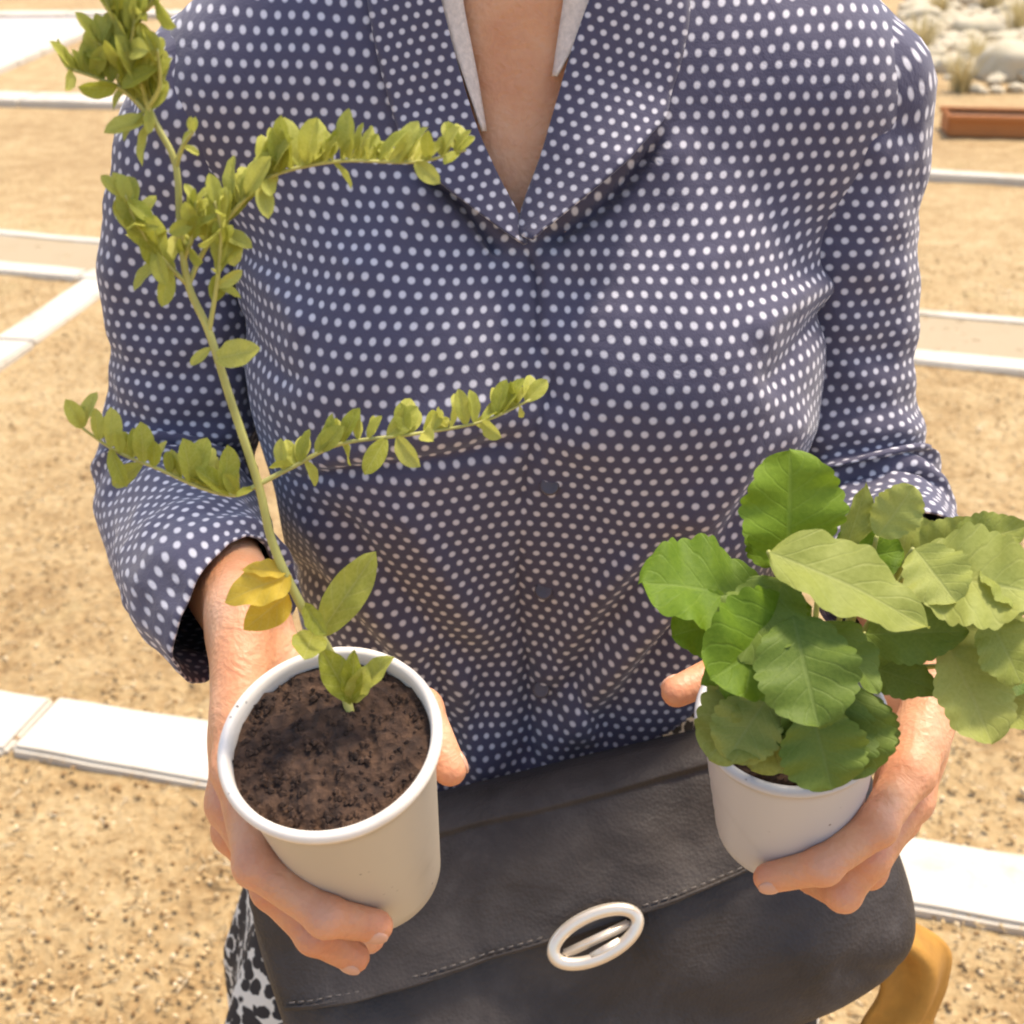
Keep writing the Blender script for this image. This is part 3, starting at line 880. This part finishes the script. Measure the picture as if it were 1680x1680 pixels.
# pale inner edge of the neckline
body_bvh = None
strip('neckline_trim', [(712, -60), (726, 10), (742, 70), (762, 130), (792, 215)], [(748, -60), (758, 10), (770, 70), (782, 130), (796, 215)], BVH, (.0015, -.004), M_TRIM, BLOUSE, nu=24, nv=5)
strip('neckline_trim', [(930, -60), (926, 0), (917, 60), (908, 125)], [(1000, -60), (976, 0), (950, 60), (912, 125)], BVH, (-.004, .003), M_TRIM, BLOUSE, nu=24, nv=5)

def sleeve(path, radii, side, ell=1.0, seedv=0.0, cuff_dir=None):
    P_ = catmull(path, 16); n = len(P_)
    rr = np.interp(np.linspace(0, len(path) - 1, n), np.arange(len(path)), radii)
    seg = 120
    tan = [(P_[min(i + 2, n - 1)] - P_[max(i - 2, 0)]).normalized() for i in range(n)]
    if cuff_dir is not None:
        for i in range(n - 10, n): tan[i] = tan[i].lerp(cuff_dir, (i - n + 11) / 10).normalized()
    nx = Vector((1, 0, 0)); V_, UV, F_ = [], [], []; L = 0
    rmean = float(np.mean(rr))
    # bend: where and towards which side the inner elbow lies
    bend = [0] * n; inner = [Vector((0, 0, 1))] * n
    for i in range(n):
        a, b = tan[max(i - 7, 0)], tan[min(i + 7, n - 1)]; c = b - a; bend[i] = min(1, c.length)
        inner[i] = c.normalized() if c.length > 1e-4 else Vector((0, -1, 0))
    for i in range(n):
        nx = (nx - tan[i] * nx.dot(tan[i])).normalized(); ny = tan[i].cross(nx)
        if i: L += (P_[i] - P_[i - 1]).length
        for k in range(seg + 1):
            a = 2 * math.pi * k / seg
            d = nx * math.cos(a) + ny * math.sin(a)
            r = rr[i]
            c = max(0, d.dot(inner[i]))
            w = .0055 * bend[i] * (.35 + c) * math.sin(L * 175 + 1.6 * math.sin(a * 2 + seedv) + seedv)
            w += .0035 * noise.noise(P_[i] * 16 + d * 1.4 + Vector((seedv, 0, 0))) + .0022 * noise.noise(P_[i] * 40 + d * 3.2 + Vector((0, seedv, 0)))
            w += .0035 * math.sin(L * 42 + a * 1.0 + seedv * 3) * (.4 + .6 * i / n)
            V_.append(P_[i] + d * (r + w)); UV.append((a * rmean, L))
    for i in range(n - 1):
        for k in range(seg):
            a = i * (seg + 1) + k; F_.append((a, a + 1, a + seg + 2, a + seg + 1))
    o = obj('sleeve', V_, F_, M_POLKA, BLOUSE, uv=UV); solidify(o, .0013, -1)
    return o
sleeve([(CX - .135, CY + .004, 1.350), (CX - .196, CY - .004, 1.312), (-.212, .792, 1.235), (-.219, .780, 1.150), (-.226, .757, 1.082), (-.219, .712, 1.064), (-.198, .662, 1.072), (-.175, .615, 1.080), W(366, 1005, .668)],
       [.052, .053, .051, .050, .053, .051, .049, .046, .043], 'right', seedv=1.3, cuff_dir=(Vector(RT) * .86 - Vector(UP) * .32 - Vector(FWD) * .30).normalized())
sleeve([(CX + .140, CY + .004, 1.350), (CX + .190, CY - .004, 1.312), (.208, .790, 1.235), (.215, .778, 1.150), (.229, .757, 1.080), (.238, .715, 1.056), (.240, .680, 1.058), (.236, .645, 1.062)],
       [.052, .054, .053, .052, .055, .052, .050, .046], 'left', seedv=4.1, cuff_dir=(WR_L - Vector(EL_L)).normalized())

# ------------------------------------------------------------------ skirt and shawl
def skirt():
    nz, nt = 40, 160; V_, UV, F_ = [], [], []
    for i in range(nz):
        t = i / (nz - 1); z = .955 - .53 * t
        q = max(0.0, min(1, (t - .16) * 1.7)) ** .8; a = .156 + .109 * q; b = .100 + .092 * q
        for k in range(nt + 1):
            th = 2 * math.pi * k / nt
            f = 1 + (.045 * t) * math.sin(th * 13 + 1.1 * math.sin(th * 3)) + .012 * t * math.sin(th * 29)
            V_.append((CX - .01 * t + a * f * math.cos(th), CY + b * f * math.sin(th), z)); UV.append((th * .22, z))
    for i in range(nz - 1):
        for k in range(nt):
            q = i * (nt + 1) + k; F_.append((q, q + nt + 1, q + nt + 2, q + 1))
    o = obj('skirt', V_, F_, M_PRINT, PERSON, uv=UV); solidify(o, .0015, 0)
skirt()
def shawl():
    nu, nv = 40, 16; V_, F_ = [], []
    L = [W(1400, 1500, .90), W(1430, 1560, .92), W(1440, 1620, .935), W(1405, 1700, .95), W(1385, 1860, .98)]
    Rg = [W(1455, 1500, .91), W(1552, 1552, .95), W(1552, 1610, .965), W(1520, 1690, .98), W(1500, 1860, 1.02)]
    A, B = catmull(L, 10), catmull(Rg, 10)
    for i in range(len(A)):
        for j in range(nv):
            t = j / (nv - 1); p = A[i].lerp(B[i], t)
            V_.append(p + Vector((0, -1, .2)) * (.0055 * math.sin(t * 11 + i * .09) + .018 * math.sin(t * math.pi)))
    for i in range(len(A) - 1):
        for j in range(nv - 1):
            a = i * nv + j; F_.append((a, a + 1, a + nv + 1, a + nv))
    o = obj('shawl', V_, F_, M_OCHRE, PERSON); o['label'] = 'ochre cloth hanging at her hip below the bag'; solidify(o, .004, 0)
shawl()

# ------------------------------------------------------------------ handbag
def bag():
    c0 = W(972, 1520, .775)                       # the clasp, on the front face
    view = Vector(FWD)
    zl = (-view * .80 + Vector((0, -.35, .25))).normalized()
    roll = R(19)
    xr = Vector(RT) * math.cos(roll) + Vector(UP) * math.sin(roll)
    xl = (xr - zl * xr.dot(zl)).normalized(); yl = zl.cross(xl)
    w, h, d = .424, .235, .085
    ctr = c0 - zl * (d / 2 + .012) + yl * (-.002) - xl * .004
    M = Matrix.Translation(ctr) @ Matrix((xl, yl, zl)).transposed().to_4x4()
    t = empty('handbag', ctr - yl * h / 2, 'soft charcoal leather handbag with pale oval clasp worn at the front', 'handbag')
    def se(v, e): return math.copysign(abs(v) ** e, v)
    def surf(u, v, off=0.0, n=True):               # u,v in -1..1 on the front half -> local point
        x, y = u * w / 2, v * h / 2 * (1 - (.17 + .17 * u) * (v > 0))
        k = max(0.0, 1 - abs(u) ** 5) ** .5 * max(0.0, 1 - abs(v) ** 5) ** .5
        z = d / 2 * (k ** .8) + .010 * math.exp(-(u * u * 2 + (v + .3) ** 2 * 3)) + off
        q = Vector((x * 9, y * 9, 3.1))
        z += k * (.013 * noise.noise(q) + .006 * noise.noise(q * 2.7) + .002 * noise.noise(q * 7) + .005 * math.sin(x * 26 + y * 34) * math.exp(-((v + .6) / .6) ** 2))
        return Vector((x, y, z))
    n1, n2 = 70, 46; V_, F_ = [], []
    def corner(u, v):                               # square -> rounded square
        m = max(abs(u), abs(v)); 
        if m < 1e-6: return u, v
        l = (abs(u / m) ** 5 + abs(v / m) ** 5) ** (1 / 5); s = m / (l ** .8 * m + (1 - m)) if m > 0 else 1
        return u * (1 + (1 / l - 1) * m * .9), v * (1 + (1 / l - 1) * m * .9)
    for side in (1, -1):
        for i in range(n2):
            for j in range(n1):
                u0 = math.sin((j / (n1 - 1) * 2 - 1) * math.pi / 2) ; v0 = math.sin((i / (n2 - 1) * 2 - 1) * math.pi / 2)
                u, v = corner(u0, v0); p = surf(max(-1, min(1, u0)), max(-1, min(1, v0)))
                p = Vector((u * w / 2, v * h / 2 * (1 - (.17 + .17 * u) * (v > 0)), p.z * side))
                V_.append(M @ p)
    for s in (0, 1):
        for i in range(n2 - 1):
            for j in range(n1 - 1):
                a = s * n1 * n2 + i * n1 + j; q = (a, a + 1, a + n1 + 1, a + n1); F_.append(q if s == 0 else q[::-1])
    me_o = obj('bag_body', V_, F_, M_LEATHER, t)
    bm = bmesh.new(); bm.from_mesh(me_o.data); bmesh.ops.remove_doubles(bm, verts=bm.verts[:], dist=.0006); bm.to_mesh(me_o.data); bm.free()
    # flap over the front, folded from the top edge
    V_, F_ = [], []; nu, nv = 60, 26
    for i in range(nv):
        for j in range(nu):
            u = (j / (nu - 1) * 2 - 1) * .95; tt = i / (nv - 1)
            vbot = .02 + .07 * abs(u) ** 3
            v = .985 + (vbot - .985) * tt
            uu = u * (1 - .06 * (v > .7) * (v - .7) / .3)
            p = surf(uu, v, .0055 + .0035 * tt + .002 * math.sin(u * 9 + 1) * tt)
            if v > .8: p.z = max(p.z, .004 + .02 * (1 - (v - .8) / .2)); p.z += .006
            V_.append(M @ p)
    for i in range(nv - 1):
        for j in range(nu - 1):
            a = i * nu + j; F_.append((a, a + nu, a + nu + 1, a + 1))
    fl = obj('flap', V_, F_, M_LEATHER, t); solidify(fl, .004, 0); bevel(fl, .0012, 2)
    # stitched welt along the flap edge
    path = [M @ surf((j / 40 * 2 - 1) * .94, .045 + .07 * abs((j / 40 * 2 - 1) * .95) ** 3, .0108) for j in range(41)]
    v_, f_, _ = tube(path, .0011, 6); obj('seam', v_, f_, M_LEATHER, fl)
    V2, F2 = [], []
    for k in range(62):
        u0 = -.92 + 1.84 * k / 62
        if abs(u0 - .02) < .15: continue
        seg = [M @ surf(u, .075 + .07 * abs(u) ** 3, .0118) for u in (u0, u0 + .009, u0 + .018)]
        v_, f_, _ = tube(seg, .0006, 5); b0 = len(V2); V2 += v_; F2 += [tuple(b0 + q for q in f) for f in f_]
    stt = obj('stitching', V2, F2, M_THREAD, fl); stt['kind'] = 'stuff'
    # clasp: oval ring, plate and turn bar
    cp_ = M @ surf(.02, .0, .016)
    Mc = Matrix.Translation(cp_) @ Matrix((xl, yl, zl)).transposed().to_4x4() @ Matrix.Rotation(R(6), 4, 'Z')
    cl = bpy.data.objects.new('clasp', None); COL.objects.link(cl); cl.parent = t; cl.location = cp_ - t.location; cl.empty_display_size = .02
    def ring(rx, ry, tr, z, name, mat):
        pth = [Mc @ Vector((rx * math.cos(a), ry * math.sin(a), z)) for a in np.linspace(0, 2 * math.pi, 49)[:-1]]
        V2, F2 = [], []
        for i, p in enumerate(pth):
            a = 2 * math.pi * i / 48; dv = (Mc.to_3x3() @ Vector((math.cos(a) / rx, math.sin(a) / ry, 0))).normalized()
            for k in range(10):
                b = 2 * math.pi * k / 10; V2.append(p + dv * tr * math.cos(b) + zl * tr * .8 * math.sin(b))
        for i in range(48):
            for k in range(10):
                F2.append((i * 10 + k, ((i + 1) % 48) * 10 + k, ((i + 1) % 48) * 10 + (k + 1) % 10, i * 10 + (k + 1) % 10))
        return obj(name, V2, F2, mat, cl)
    ring(.0280, .0130, .0042, .003, 'clasp_ring', M_METAL)
    Vb, Fb = [], []
    def slab(x0, x1, y0, y1, z0, z1, name, rot=0):
        bm = bmesh.new(); bmesh.ops.create_cube(bm, size=1)
        for v in bm.verts: v.co = Vector((v.co.x * (x1 - x0), v.co.y * (y1 - y0), v.co.z * (z1 - z0)))
        bmesh.ops.bevel(bm, geom=bm.edges[:], offset=.0014, segments=3, affect='EDGES')
        me = bpy.data.meshes.new(name); bm.to_mesh(me); bm.free(); me.materials.append(M_METAL)
        for p in me.polygons: p.use_smooth = True
        inst(name, me, Mc @ Matrix.Translation(((x0 + x1) / 2, (y0 + y1) / 2, (z0 + z1) / 2)) @ Matrix.Rotation(rot, 4, 'Z'), cl)
    slab(-.023, .023, -.0050, .0008, -.001, .0035, 'clasp_plate')
    slab(-.009, .014, -.0125, -.0070, .001, .0055, 'turn_bar', R(4))
    # strap going round her hips
    a, b = M @ Vector((-w / 2 * .93, h * .36, -.01)), M @ Vector((w / 2 * .93, h * .36, -.01))
    pts = catmull([a, Vector((-.178, .735, .915)), Vector((-.165, .86, .94)), Vector((CX, .955, .96)), Vector((.20, .86, .94)), Vector((.205, .735, .905)), b], 10)
    V_, F_ = [], []
    for i, p in enumerate(pts):
        for dz_, dn in ((-.011, 0), (.011, 0)): V_.append(p + Vector((0, 0, dz_)))
    for i in range(len(pts) - 1): F_.append((2 * i, 2 * i + 1, 2 * i + 3, 2 * i + 2))
    st = obj('strap', V_, F_, M_LEATHER, t); solidify(st, .003, 0)
    return t
bag()

# ------------------------------------------------------------------ potted plants
def cup_build(c, mat, label, soil_drop, name='potted_plant', ribs=0):
    t = empty(name, c.base, label, 'plant')
    h, rt, rb = c.h, c.rt, c.rb
    prof = [(.0001, .003), (rb * .7, .003), (rb * .86, .0), (rb * .97, .0006), (rb, .003)]
    for i in range(1, 12):
        k = i / 12; prof.append((rb + (rt - rb) * k + (.0004 if ribs and i % 2 else 0), .003 + (h - .010) * k))
    prof += [(rt, h - .0065), (rt + .0012, h - .006)]
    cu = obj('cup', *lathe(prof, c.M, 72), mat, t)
    ri = [(rt - .0016, h - soil_drop - .012), (rt - .0014, h - .004), (rt - .0005, h - .0008), (rt + .0012, h + .0005), (rt + .0032, h - .0004), (rt + .0042, h - .0026), (rt + .0036, h - .0052), (rt + .0010, h - .0062)]
    obj('rim', *lathe(ri, c.M, 72), M_RIM if mat is M_CUPW else mat, cu)
    V_, F_ = [], []; nr, ns = 22, 64; rs = rt - .0018
    for i in range(nr):
        for k in range(ns):
            a = 2 * math.pi * k / ns; r = rs * (i / (nr - 1)) ** .8 + 1e-4
            q = Vector((r * math.cos(a), r * math.sin(a), 0))
            z = h - soil_drop + .0030 * noise.noise(q * 90) + .0022 * noise.noise(q * 240) + .003 * (1 - (r / rs) ** 2)
            V_.append(c.M @ Vector((q.x, q.y, z)))
    for i in range(nr - 1):
        for k in range(ns):
            k2 = (k + 1) % ns; F_.append((i * ns + k, i * ns + k2, (i + 1) * ns + k2, (i + 1) * ns + k))
    so = obj('soil', V_, F_, M_SOIL, t)
    V_, F_ = [], []
    for _ in range(420):                                # crumbs
        a, r = random.uniform(0, 6.283), rs * .97 * random.random() ** .5; s = random.uniform(.0007, .0022)
        o_ = Vector((r * math.cos(a), r * math.sin(a), h - soil_drop + .003 * (1 - (r / rs) ** 2) + .0006)); b = len(V_)
        for dx, dy, dz in ((1, 0, 0), (-1, 0, 0), (0, 1, 0), (0, -1, 0), (0, 0, 1), (0, 0, -1)):
            V_.append(c.M @ (o_ + Vector((dx, dy, dz)) * s * random.uniform(.6, 1.3)))
        for f in ((0, 2, 4), (2, 1, 4), (1, 3, 4), (3, 0, 4), (2, 0, 5), (1, 2, 5), (3, 1, 5), (0, 3, 5)): F_.append(tuple(b + i for i in f))
    cr = obj('soil_crumbs', V_, F_, M_SOIL, so, smooth=False); cr['kind'] = 'stuff'
    return t

def leaf_mesh(name, wr, mat, teeth=0, depth=.0, fold=.25, droop=.2, wav=.03, nu=26, nv=9, shape='ovate', seed=0):
    """unit-length leaf along +x, width ratio wr, face up +z"""
    V_, UV, F_ = [], [], []
    for i in range(nu):
        u = i / (nu - 1)
        if shape == 'ovate': w = math.sin(math.pi * min(1, u ** .72)) ** .75 if 0 < u < 1 else 0
        elif shape == 'round': w = max(0, 1 - (2 * u - 1) ** 2) ** .5 * (.9 + .2 * math.sin(u * 3))
        else: w = math.sin(math.pi * u ** 1.2) ** .55 if 0 < u < 1 else 0
        w = max(w, .02) * wr / 2
        if teeth: w *= 1 + depth * (abs(math.sin(math.pi * u * teeth)) - .5)
        for j in range(nv):
            v = j / (nv - 1) * 2 - 1
            a = abs(v)
            z = fold * a * w * (1.2 - .4 * a) - droop * u * u + wav * wr * a * math.sin(u * 17 + seed + (2 if v > 0 else 0)) + .012 * noise.noise((u * 4 + seed * 3, v * 2, seed))
            x = u + (.06 * a * w / wr if teeth else 0)
            V_.append((x, v * w, z)); UV.append((u, v * .5 + .5))
    for i in range(nu - 1):
        for j in range(nv - 1):
            a = i * nv + j; F_.append((a, a + nv, a + nv + 1, a + 1))
    me = bpy.data.meshes.new(name); me.from_pydata(V_, [], F_)
    l = me.uv_layers.new(name='UVMap'); idx = np.empty(len(me.loops), dtype=np.int32); me.loops.foreach_get('vertex_index', idx)
    l.data.foreach_set('uv', np.asarray(UV, dtype=np.float32)[idx].ravel())
    me.polygons.foreach_set('use_smooth', [True] * len(me.polygons)); me.materials.append(mat); me.update()
    return me
def leaf_matrix(base, tip, nrm, roll=0, wscale=1):
    x = tip - base; L = x.length; x.normalize()
    z = (nrm - x * nrm.dot(x)).normalized(); y = z.cross(x)
    M = Matrix((x, y, z)).transposed().to_4x4() @ Matrix.Rotation(roll, 4, 'X')
    return Matrix.Translation(base) @ M @ Matrix.Diagonal((L, L * wscale, L, 1))

def seedling():
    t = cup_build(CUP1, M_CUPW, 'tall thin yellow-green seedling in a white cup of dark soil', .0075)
    ys = lambda py: .452 + .03 * max(0, (1000 - py) / 1000)
    S = [CUP1.M @ Vector((.008, .012, CUP1.h - .012)), W(548, 1085, .548), WY(490, 985, .452), WY(447, 890, .455), WY(424, 795, .458), WY(378, 655, .462), WY(343, 545, .466), WY(310, 470, .468), WY(296, 380, .470), WY(288, 270, .472), WY(252, 195, .474), WY(222, 110, .476), WY(214, 10, .478), WY(208, -60, .48)]
    path = catmull(S, 8); n = len(path)
    v_, f_, uv_ = tube(path, [.0022 - .0014 * (i / n) for i in range(n)], 10)
    st = obj('stem', v_, f_, M_STEM, t, uv=uv_)
    LM = [leaf_mesh('leaflet', .46, M_SEED, fold=.55, droop=.12, wav=.03, nu=12, nv=7, shape='obov', seed=s) for s in range(4)]
    def comp(pts, y0, y1, nodes, Lpx, up=(0, -1), start=.2, spread=.5, both=True, jitter=.42):
        P_ = [WY(px, py, y0 + (y1 - y0) * i / (len(pts) - 1)) for i, (px, py) in enumerate(pts)]
        pa = catmull(P_, 8); m = len(pa)
        v_, f_, _ = tube(pa, [.0011 - .0006 * i / m for i in range(m)], 6)
        br = obj('compound_leaf', v_, f_, M_STEM, t)
        U = (Vector(RT) * up[0] + Vector(UP) * -up[1]).normalized()
        nodes = int(nodes * 1.3)
        for q in range(nodes):
            f = start + (1 - start) * (q + .3 * random.random()) / max(1, nodes - 1); f = min(f, 1)
            i = min(int(f * (m - 1)), m - 2); b = pa[i]; d = (pa[i + 1] - pa[max(i - 1, 0)]).normalized()
            L = Lpx * .86 * random.uniform(.55, 1.2) * (1.0 - .25 * max(0, f - .6) / .4)
            px_, py_ = to_px(np.array(b)); Lw = L / 840 * T * (Vector(b) - Vector(ORG)).dot(Vector(FWD))
            for s in ((-1, 1) if both else (1,)):
                dirv = (U * (1.0 if random.random() > .14 else -.55) + d * random.uniform(.05, .6) * 1.0 + Vector(FWD) * (s * spread * random.uniform(.4, 1.2)) + Vector((random.gauss(0, jitter), random.gauss(0, jitter) * .6, random.gauss(0, jitter) * .6))).normalized()
                nrm = (-Vector(FWD) * .8 + U * .3 + d * s * random.uniform(.2, .9) + Vector((random.gauss(0, .3), 0, random.gauss(0, .3)))).normalized()
                o = inst('leaflet', random.choice(LM), leaf_matrix(b, b + dirv * Lw, nrm, random.uniform(-.3, .3), random.uniform(.85, 1.15)), br)
            
        return br
    comp([(424, 795), (482, 765), (560, 728), (680, 712), (790, 692), (872, 655)], .458, .485, 19, 82, (.12, -1), .16)
    comp([(424, 795), (385, 812), (330, 800), (262, 770), (190, 740), (118, 690)], .458, .448, 13, 82, (.15, -.75), .18)
    comp([(309, 468), (330, 420), (362, 372), (410, 318), (455, 285), (560, 264), (680, 266), (765, 246)], .469, .485, 34, 88, (.05, -1), .20)
    comp([(343, 545), (358, 450), (362, 380), (352, 330)], .466, .462, 9, 80, (.2, -1), .15, both=True)
    comp([(306, 465), (262, 420), (228, 372), (205, 320)], .468, .462, 10, 80, (-.1, -1), .15)
    comp([(288, 275), (300, 240), (318, 215)], .472, .466, 2, 44, (.3, -.6), .4)
    comp([(250, 195), (205, 150), (160, 128), (110, 112)], .474, .470, 12, 90, (.1, -.35), .02)
    comp([(246, 190), (236, 150), (214, 90), (225, 20)], .474, .470, 11, 88, (-.2, -.7), .02)
    comp([(218, 60), (180, 20), (160, -40)], .477, .472, 8, 88, (.3, -.8), .1)
    comp([(218, 40), (250, 0), (275, -50)], .477, .480, 8, 88, (-.2, -.9), .1)
    comp([(240, 180), (262, 140), (258, 80)], .474, .468, 7, 80, (-.1, -.8), .05)
    comp([(230, 130), (190, 95), (150, 60)], .476, .470, 6, 80, (.1, -.6), .05)
    comp([(300, 430), (318, 380), (322, 330)], .469, .464, 6, 72, (.1, -1), .1)
    # single leaves low on the stem
    one = leaf_mesh('leaf', .50, M_SEED, fold=.5, droop=.10, wav=.05, nu=18, nv=7, shape='obov', seed=5)
    yel = leaf_mesh('leaf', .72, M_YELLOW, fold=.3, droop=.25, wav=.06, nu=18, nv=9, shape='ovate', seed=6)
    nv_ = -Vector(FWD) + Vector(UP) * .3
    for mesh, b, e, roll, ws in [
        (one, WY(352, 590, .464), WY(420, 572, .455), .3, 1.0), (one, WY(346, 570, .465), WY(312, 598, .46), -.3, .8),
        (yel, WY(478, 945, .452), WY(368, 975, .440), .2, 1.0), (yel, WY(474, 975, .450), WY(398, 1035, .44), -.3, .9), (yel, WY(470, 940, .452), WY(400, 925, .45), .4, .7),
        (one, WY(522, 1045, .452), WY(612, 912, .455), .25, .72), (one, WY(515, 1035, .450), WY(500, 1075, .43), -.2, 1.5),
        (one, WY(500, 990, .45), WY(530, 1040, .435), .5, 1.0), (one, W(575, 1150, .548), W(532, 1070, .530), .2, .9), (one, W(575, 1150, .548), W(638, 1078, .535), -.4, .75),
        (one, W(576, 1155, .548), W(580, 1075, .528), .1, .6), (one, W(574, 1152, .548), W(600, 1100, .53), .5, .8), (one, WY(418, 800, .458), WY(388, 812, .45), .1, .7)]:
        inst('leaf', mesh, leaf_matrix(b, e, nv_, roll, ws), st)
seedling()

def broadleaf():
    t = cup_build(CUP2, M_CUPG, 'bushy broad-leaved green plant in a pale grey-white cup', .010, ribs=1)
    top = CUP2.M @ Vector((0, 0, CUP2.h - .010))
    L = [  # base px,py,depth, tip px,py,depth, width ratio, material, roll, droop
        (1292, 935, .560, 1302, 742, .545, .86, 'G', .1, .12),
        (1385, 905, .565, 1428, 798, .550, .52, 'P', .9, .15),
        (1262, 905, .540, 1535, 1010, .520, .60, 'P', -.15, .18),
        (1490, 940, .555, 1700, 960, .530, .92, 'P', .1, .2),
        (1255, 985, .560, 1058, 945, .545, .86, 'G', .15, .12),
        (1330, 1000, .545, 1175, 1110, .520, .80, 'G', -.2, .15),
        (1300, 1010, .530, 1345, 1190, .505, .84, 'D', .1, .10),
        (1290, 950, .548, 1215, 1075, .525, .8, 'D', .3, .15),
        (1260, 1040, .560, 1215, 1165, .545, .8, 'G', .2, .1),
        (1420, 1040, .560, 1590, 1035, .545, .70, 'D', .3, .15),
        (1555, 1060, .555, 1635, 1215, .535, .78, 'P', -.2, .15),
        (1540, 1040, .575, 1710, 1110, .560, .80, 'D', .2, .15),
        (1360, 1120, .545, 1350, 1290, .535, .95, 'D', -.1, .10),
        (1500, 930, .575, 1600, 850, .565, .70, 'P', .2, .1),
        (1290, 1125, .560, 1160, 1235, .545, .85, 'P', .2, .12),
        (1350, 930, .575, 1480, 900, .560, .80, 'G', .2, .12),
        (1400, 960, .585, 1560, 880, .575, .80, 'P', .2, .12),
        (1270, 930, .580, 1235, 820, .570, .70, 'G', -.2, .12),
        (1450, 1000, .590, 1650, 900, .580, .8, 'P', -.1, .12),
        (1420, 1090, .57, 1540, 1130, .55, .7, 'D', .1, .2),
        (1300, 1110, .560, 1185, 1205, .552, .85, 'P', .1, .12),
        (1310, 1120, .550, 1235, 1262, .540, .85, 'P', -.1, .15),
        (1400, 1130, .560, 1430, 1260, .555, .85, 'D', .1, .12),
        (1270, 1060, .570, 1150, 1120, .565, .70, 'G', .1, .12),
        (1560, 980, .570, 1660, 1080, .550, .95, 'P', .1, .12),
        (1600, 1100, .575, 1690, 1190, .560, .8, 'P', .1, .12),
        (1380, 1120, .548, 1405, 1280, .540, .9, 'D', .15, .12),
        (1345, 1020, .535, 1450, 1130, .520, .75, 'D', -.2, .15),
        (1560, 900, .56, 1690, 860, .55, .7, 'P', .2, .12),
        (1330, 1160, .535, 1368, 1298, .532, 1.0, 'D', .1, .12),
        (1262, 1140, .545, 1192, 1245, .540, .9, 'P', .1, .12),
        (1610, 930, .548, 1700, 1000, .535, .9, 'P', -.2, .12), (1500, 900, .552, 1570, 985, .535, .95, 'P', .2, .12),
        (1440, 880, .56, 1500, 800, .55, .8, 'P', .2, .12), (1620, 1010, .545, 1680, 1120, .535, .9, 'P', .1, .12), (1230, 1010, .555, 1105, 1040, .545, .8, 'G', -.2, .12)]
    mats = {'G': M_LEAFG, 'P': M_LEAFP, 'D': M_LEAFD}
    cen = [W(1340, 1080, .585), W(1400, 1090, .59), W(1290, 1080, .585)]
    for i, (bx, by, bd, tx, ty, td, wr, mk, roll, dr) in enumerate(L):
        b, e = W(bx, by, bd), W(tx, ty, td)
        mid = cen[0] if bx < 1360 else cen[1]
        s0 = CUP2.M @ Vector((random.uniform(-.012, .012), random.uniform(-.012, .012), CUP2.h - .013))
        pa = catmull([s0, s0.lerp(mid, .6) + Vector((0, 0, .004)), b + (mid - b) * .35 + Vector(FWD) * .006, b + Vector(FWD) * .0015], 8)
        v_, f_, uv_ = tube(pa, [.0019 - .0009 * k / len(pa) for k in range(len(pa))], 8)
        pe = obj('petiole', v_, f_, M_PETIOLE, t, uv=uv_)
        me = leaf_mesh('leaf', wr * .94, mats[mk], teeth=9 if wr > .6 else 7, depth=.085, fold=.26, droop=dr * .7, wav=.055, nu=46, nv=13, shape='round' if wr > .75 else 'ovate', seed=i * 1.7)
        nrm = -Vector(FWD) + Vector(UP) * .55 + Vector((random.uniform(-.25, .25), 0, random.uniform(-.1, .2)))
        o = inst('leaf', me, leaf_matrix(b, e, nrm, roll), pe)
broadleaf()
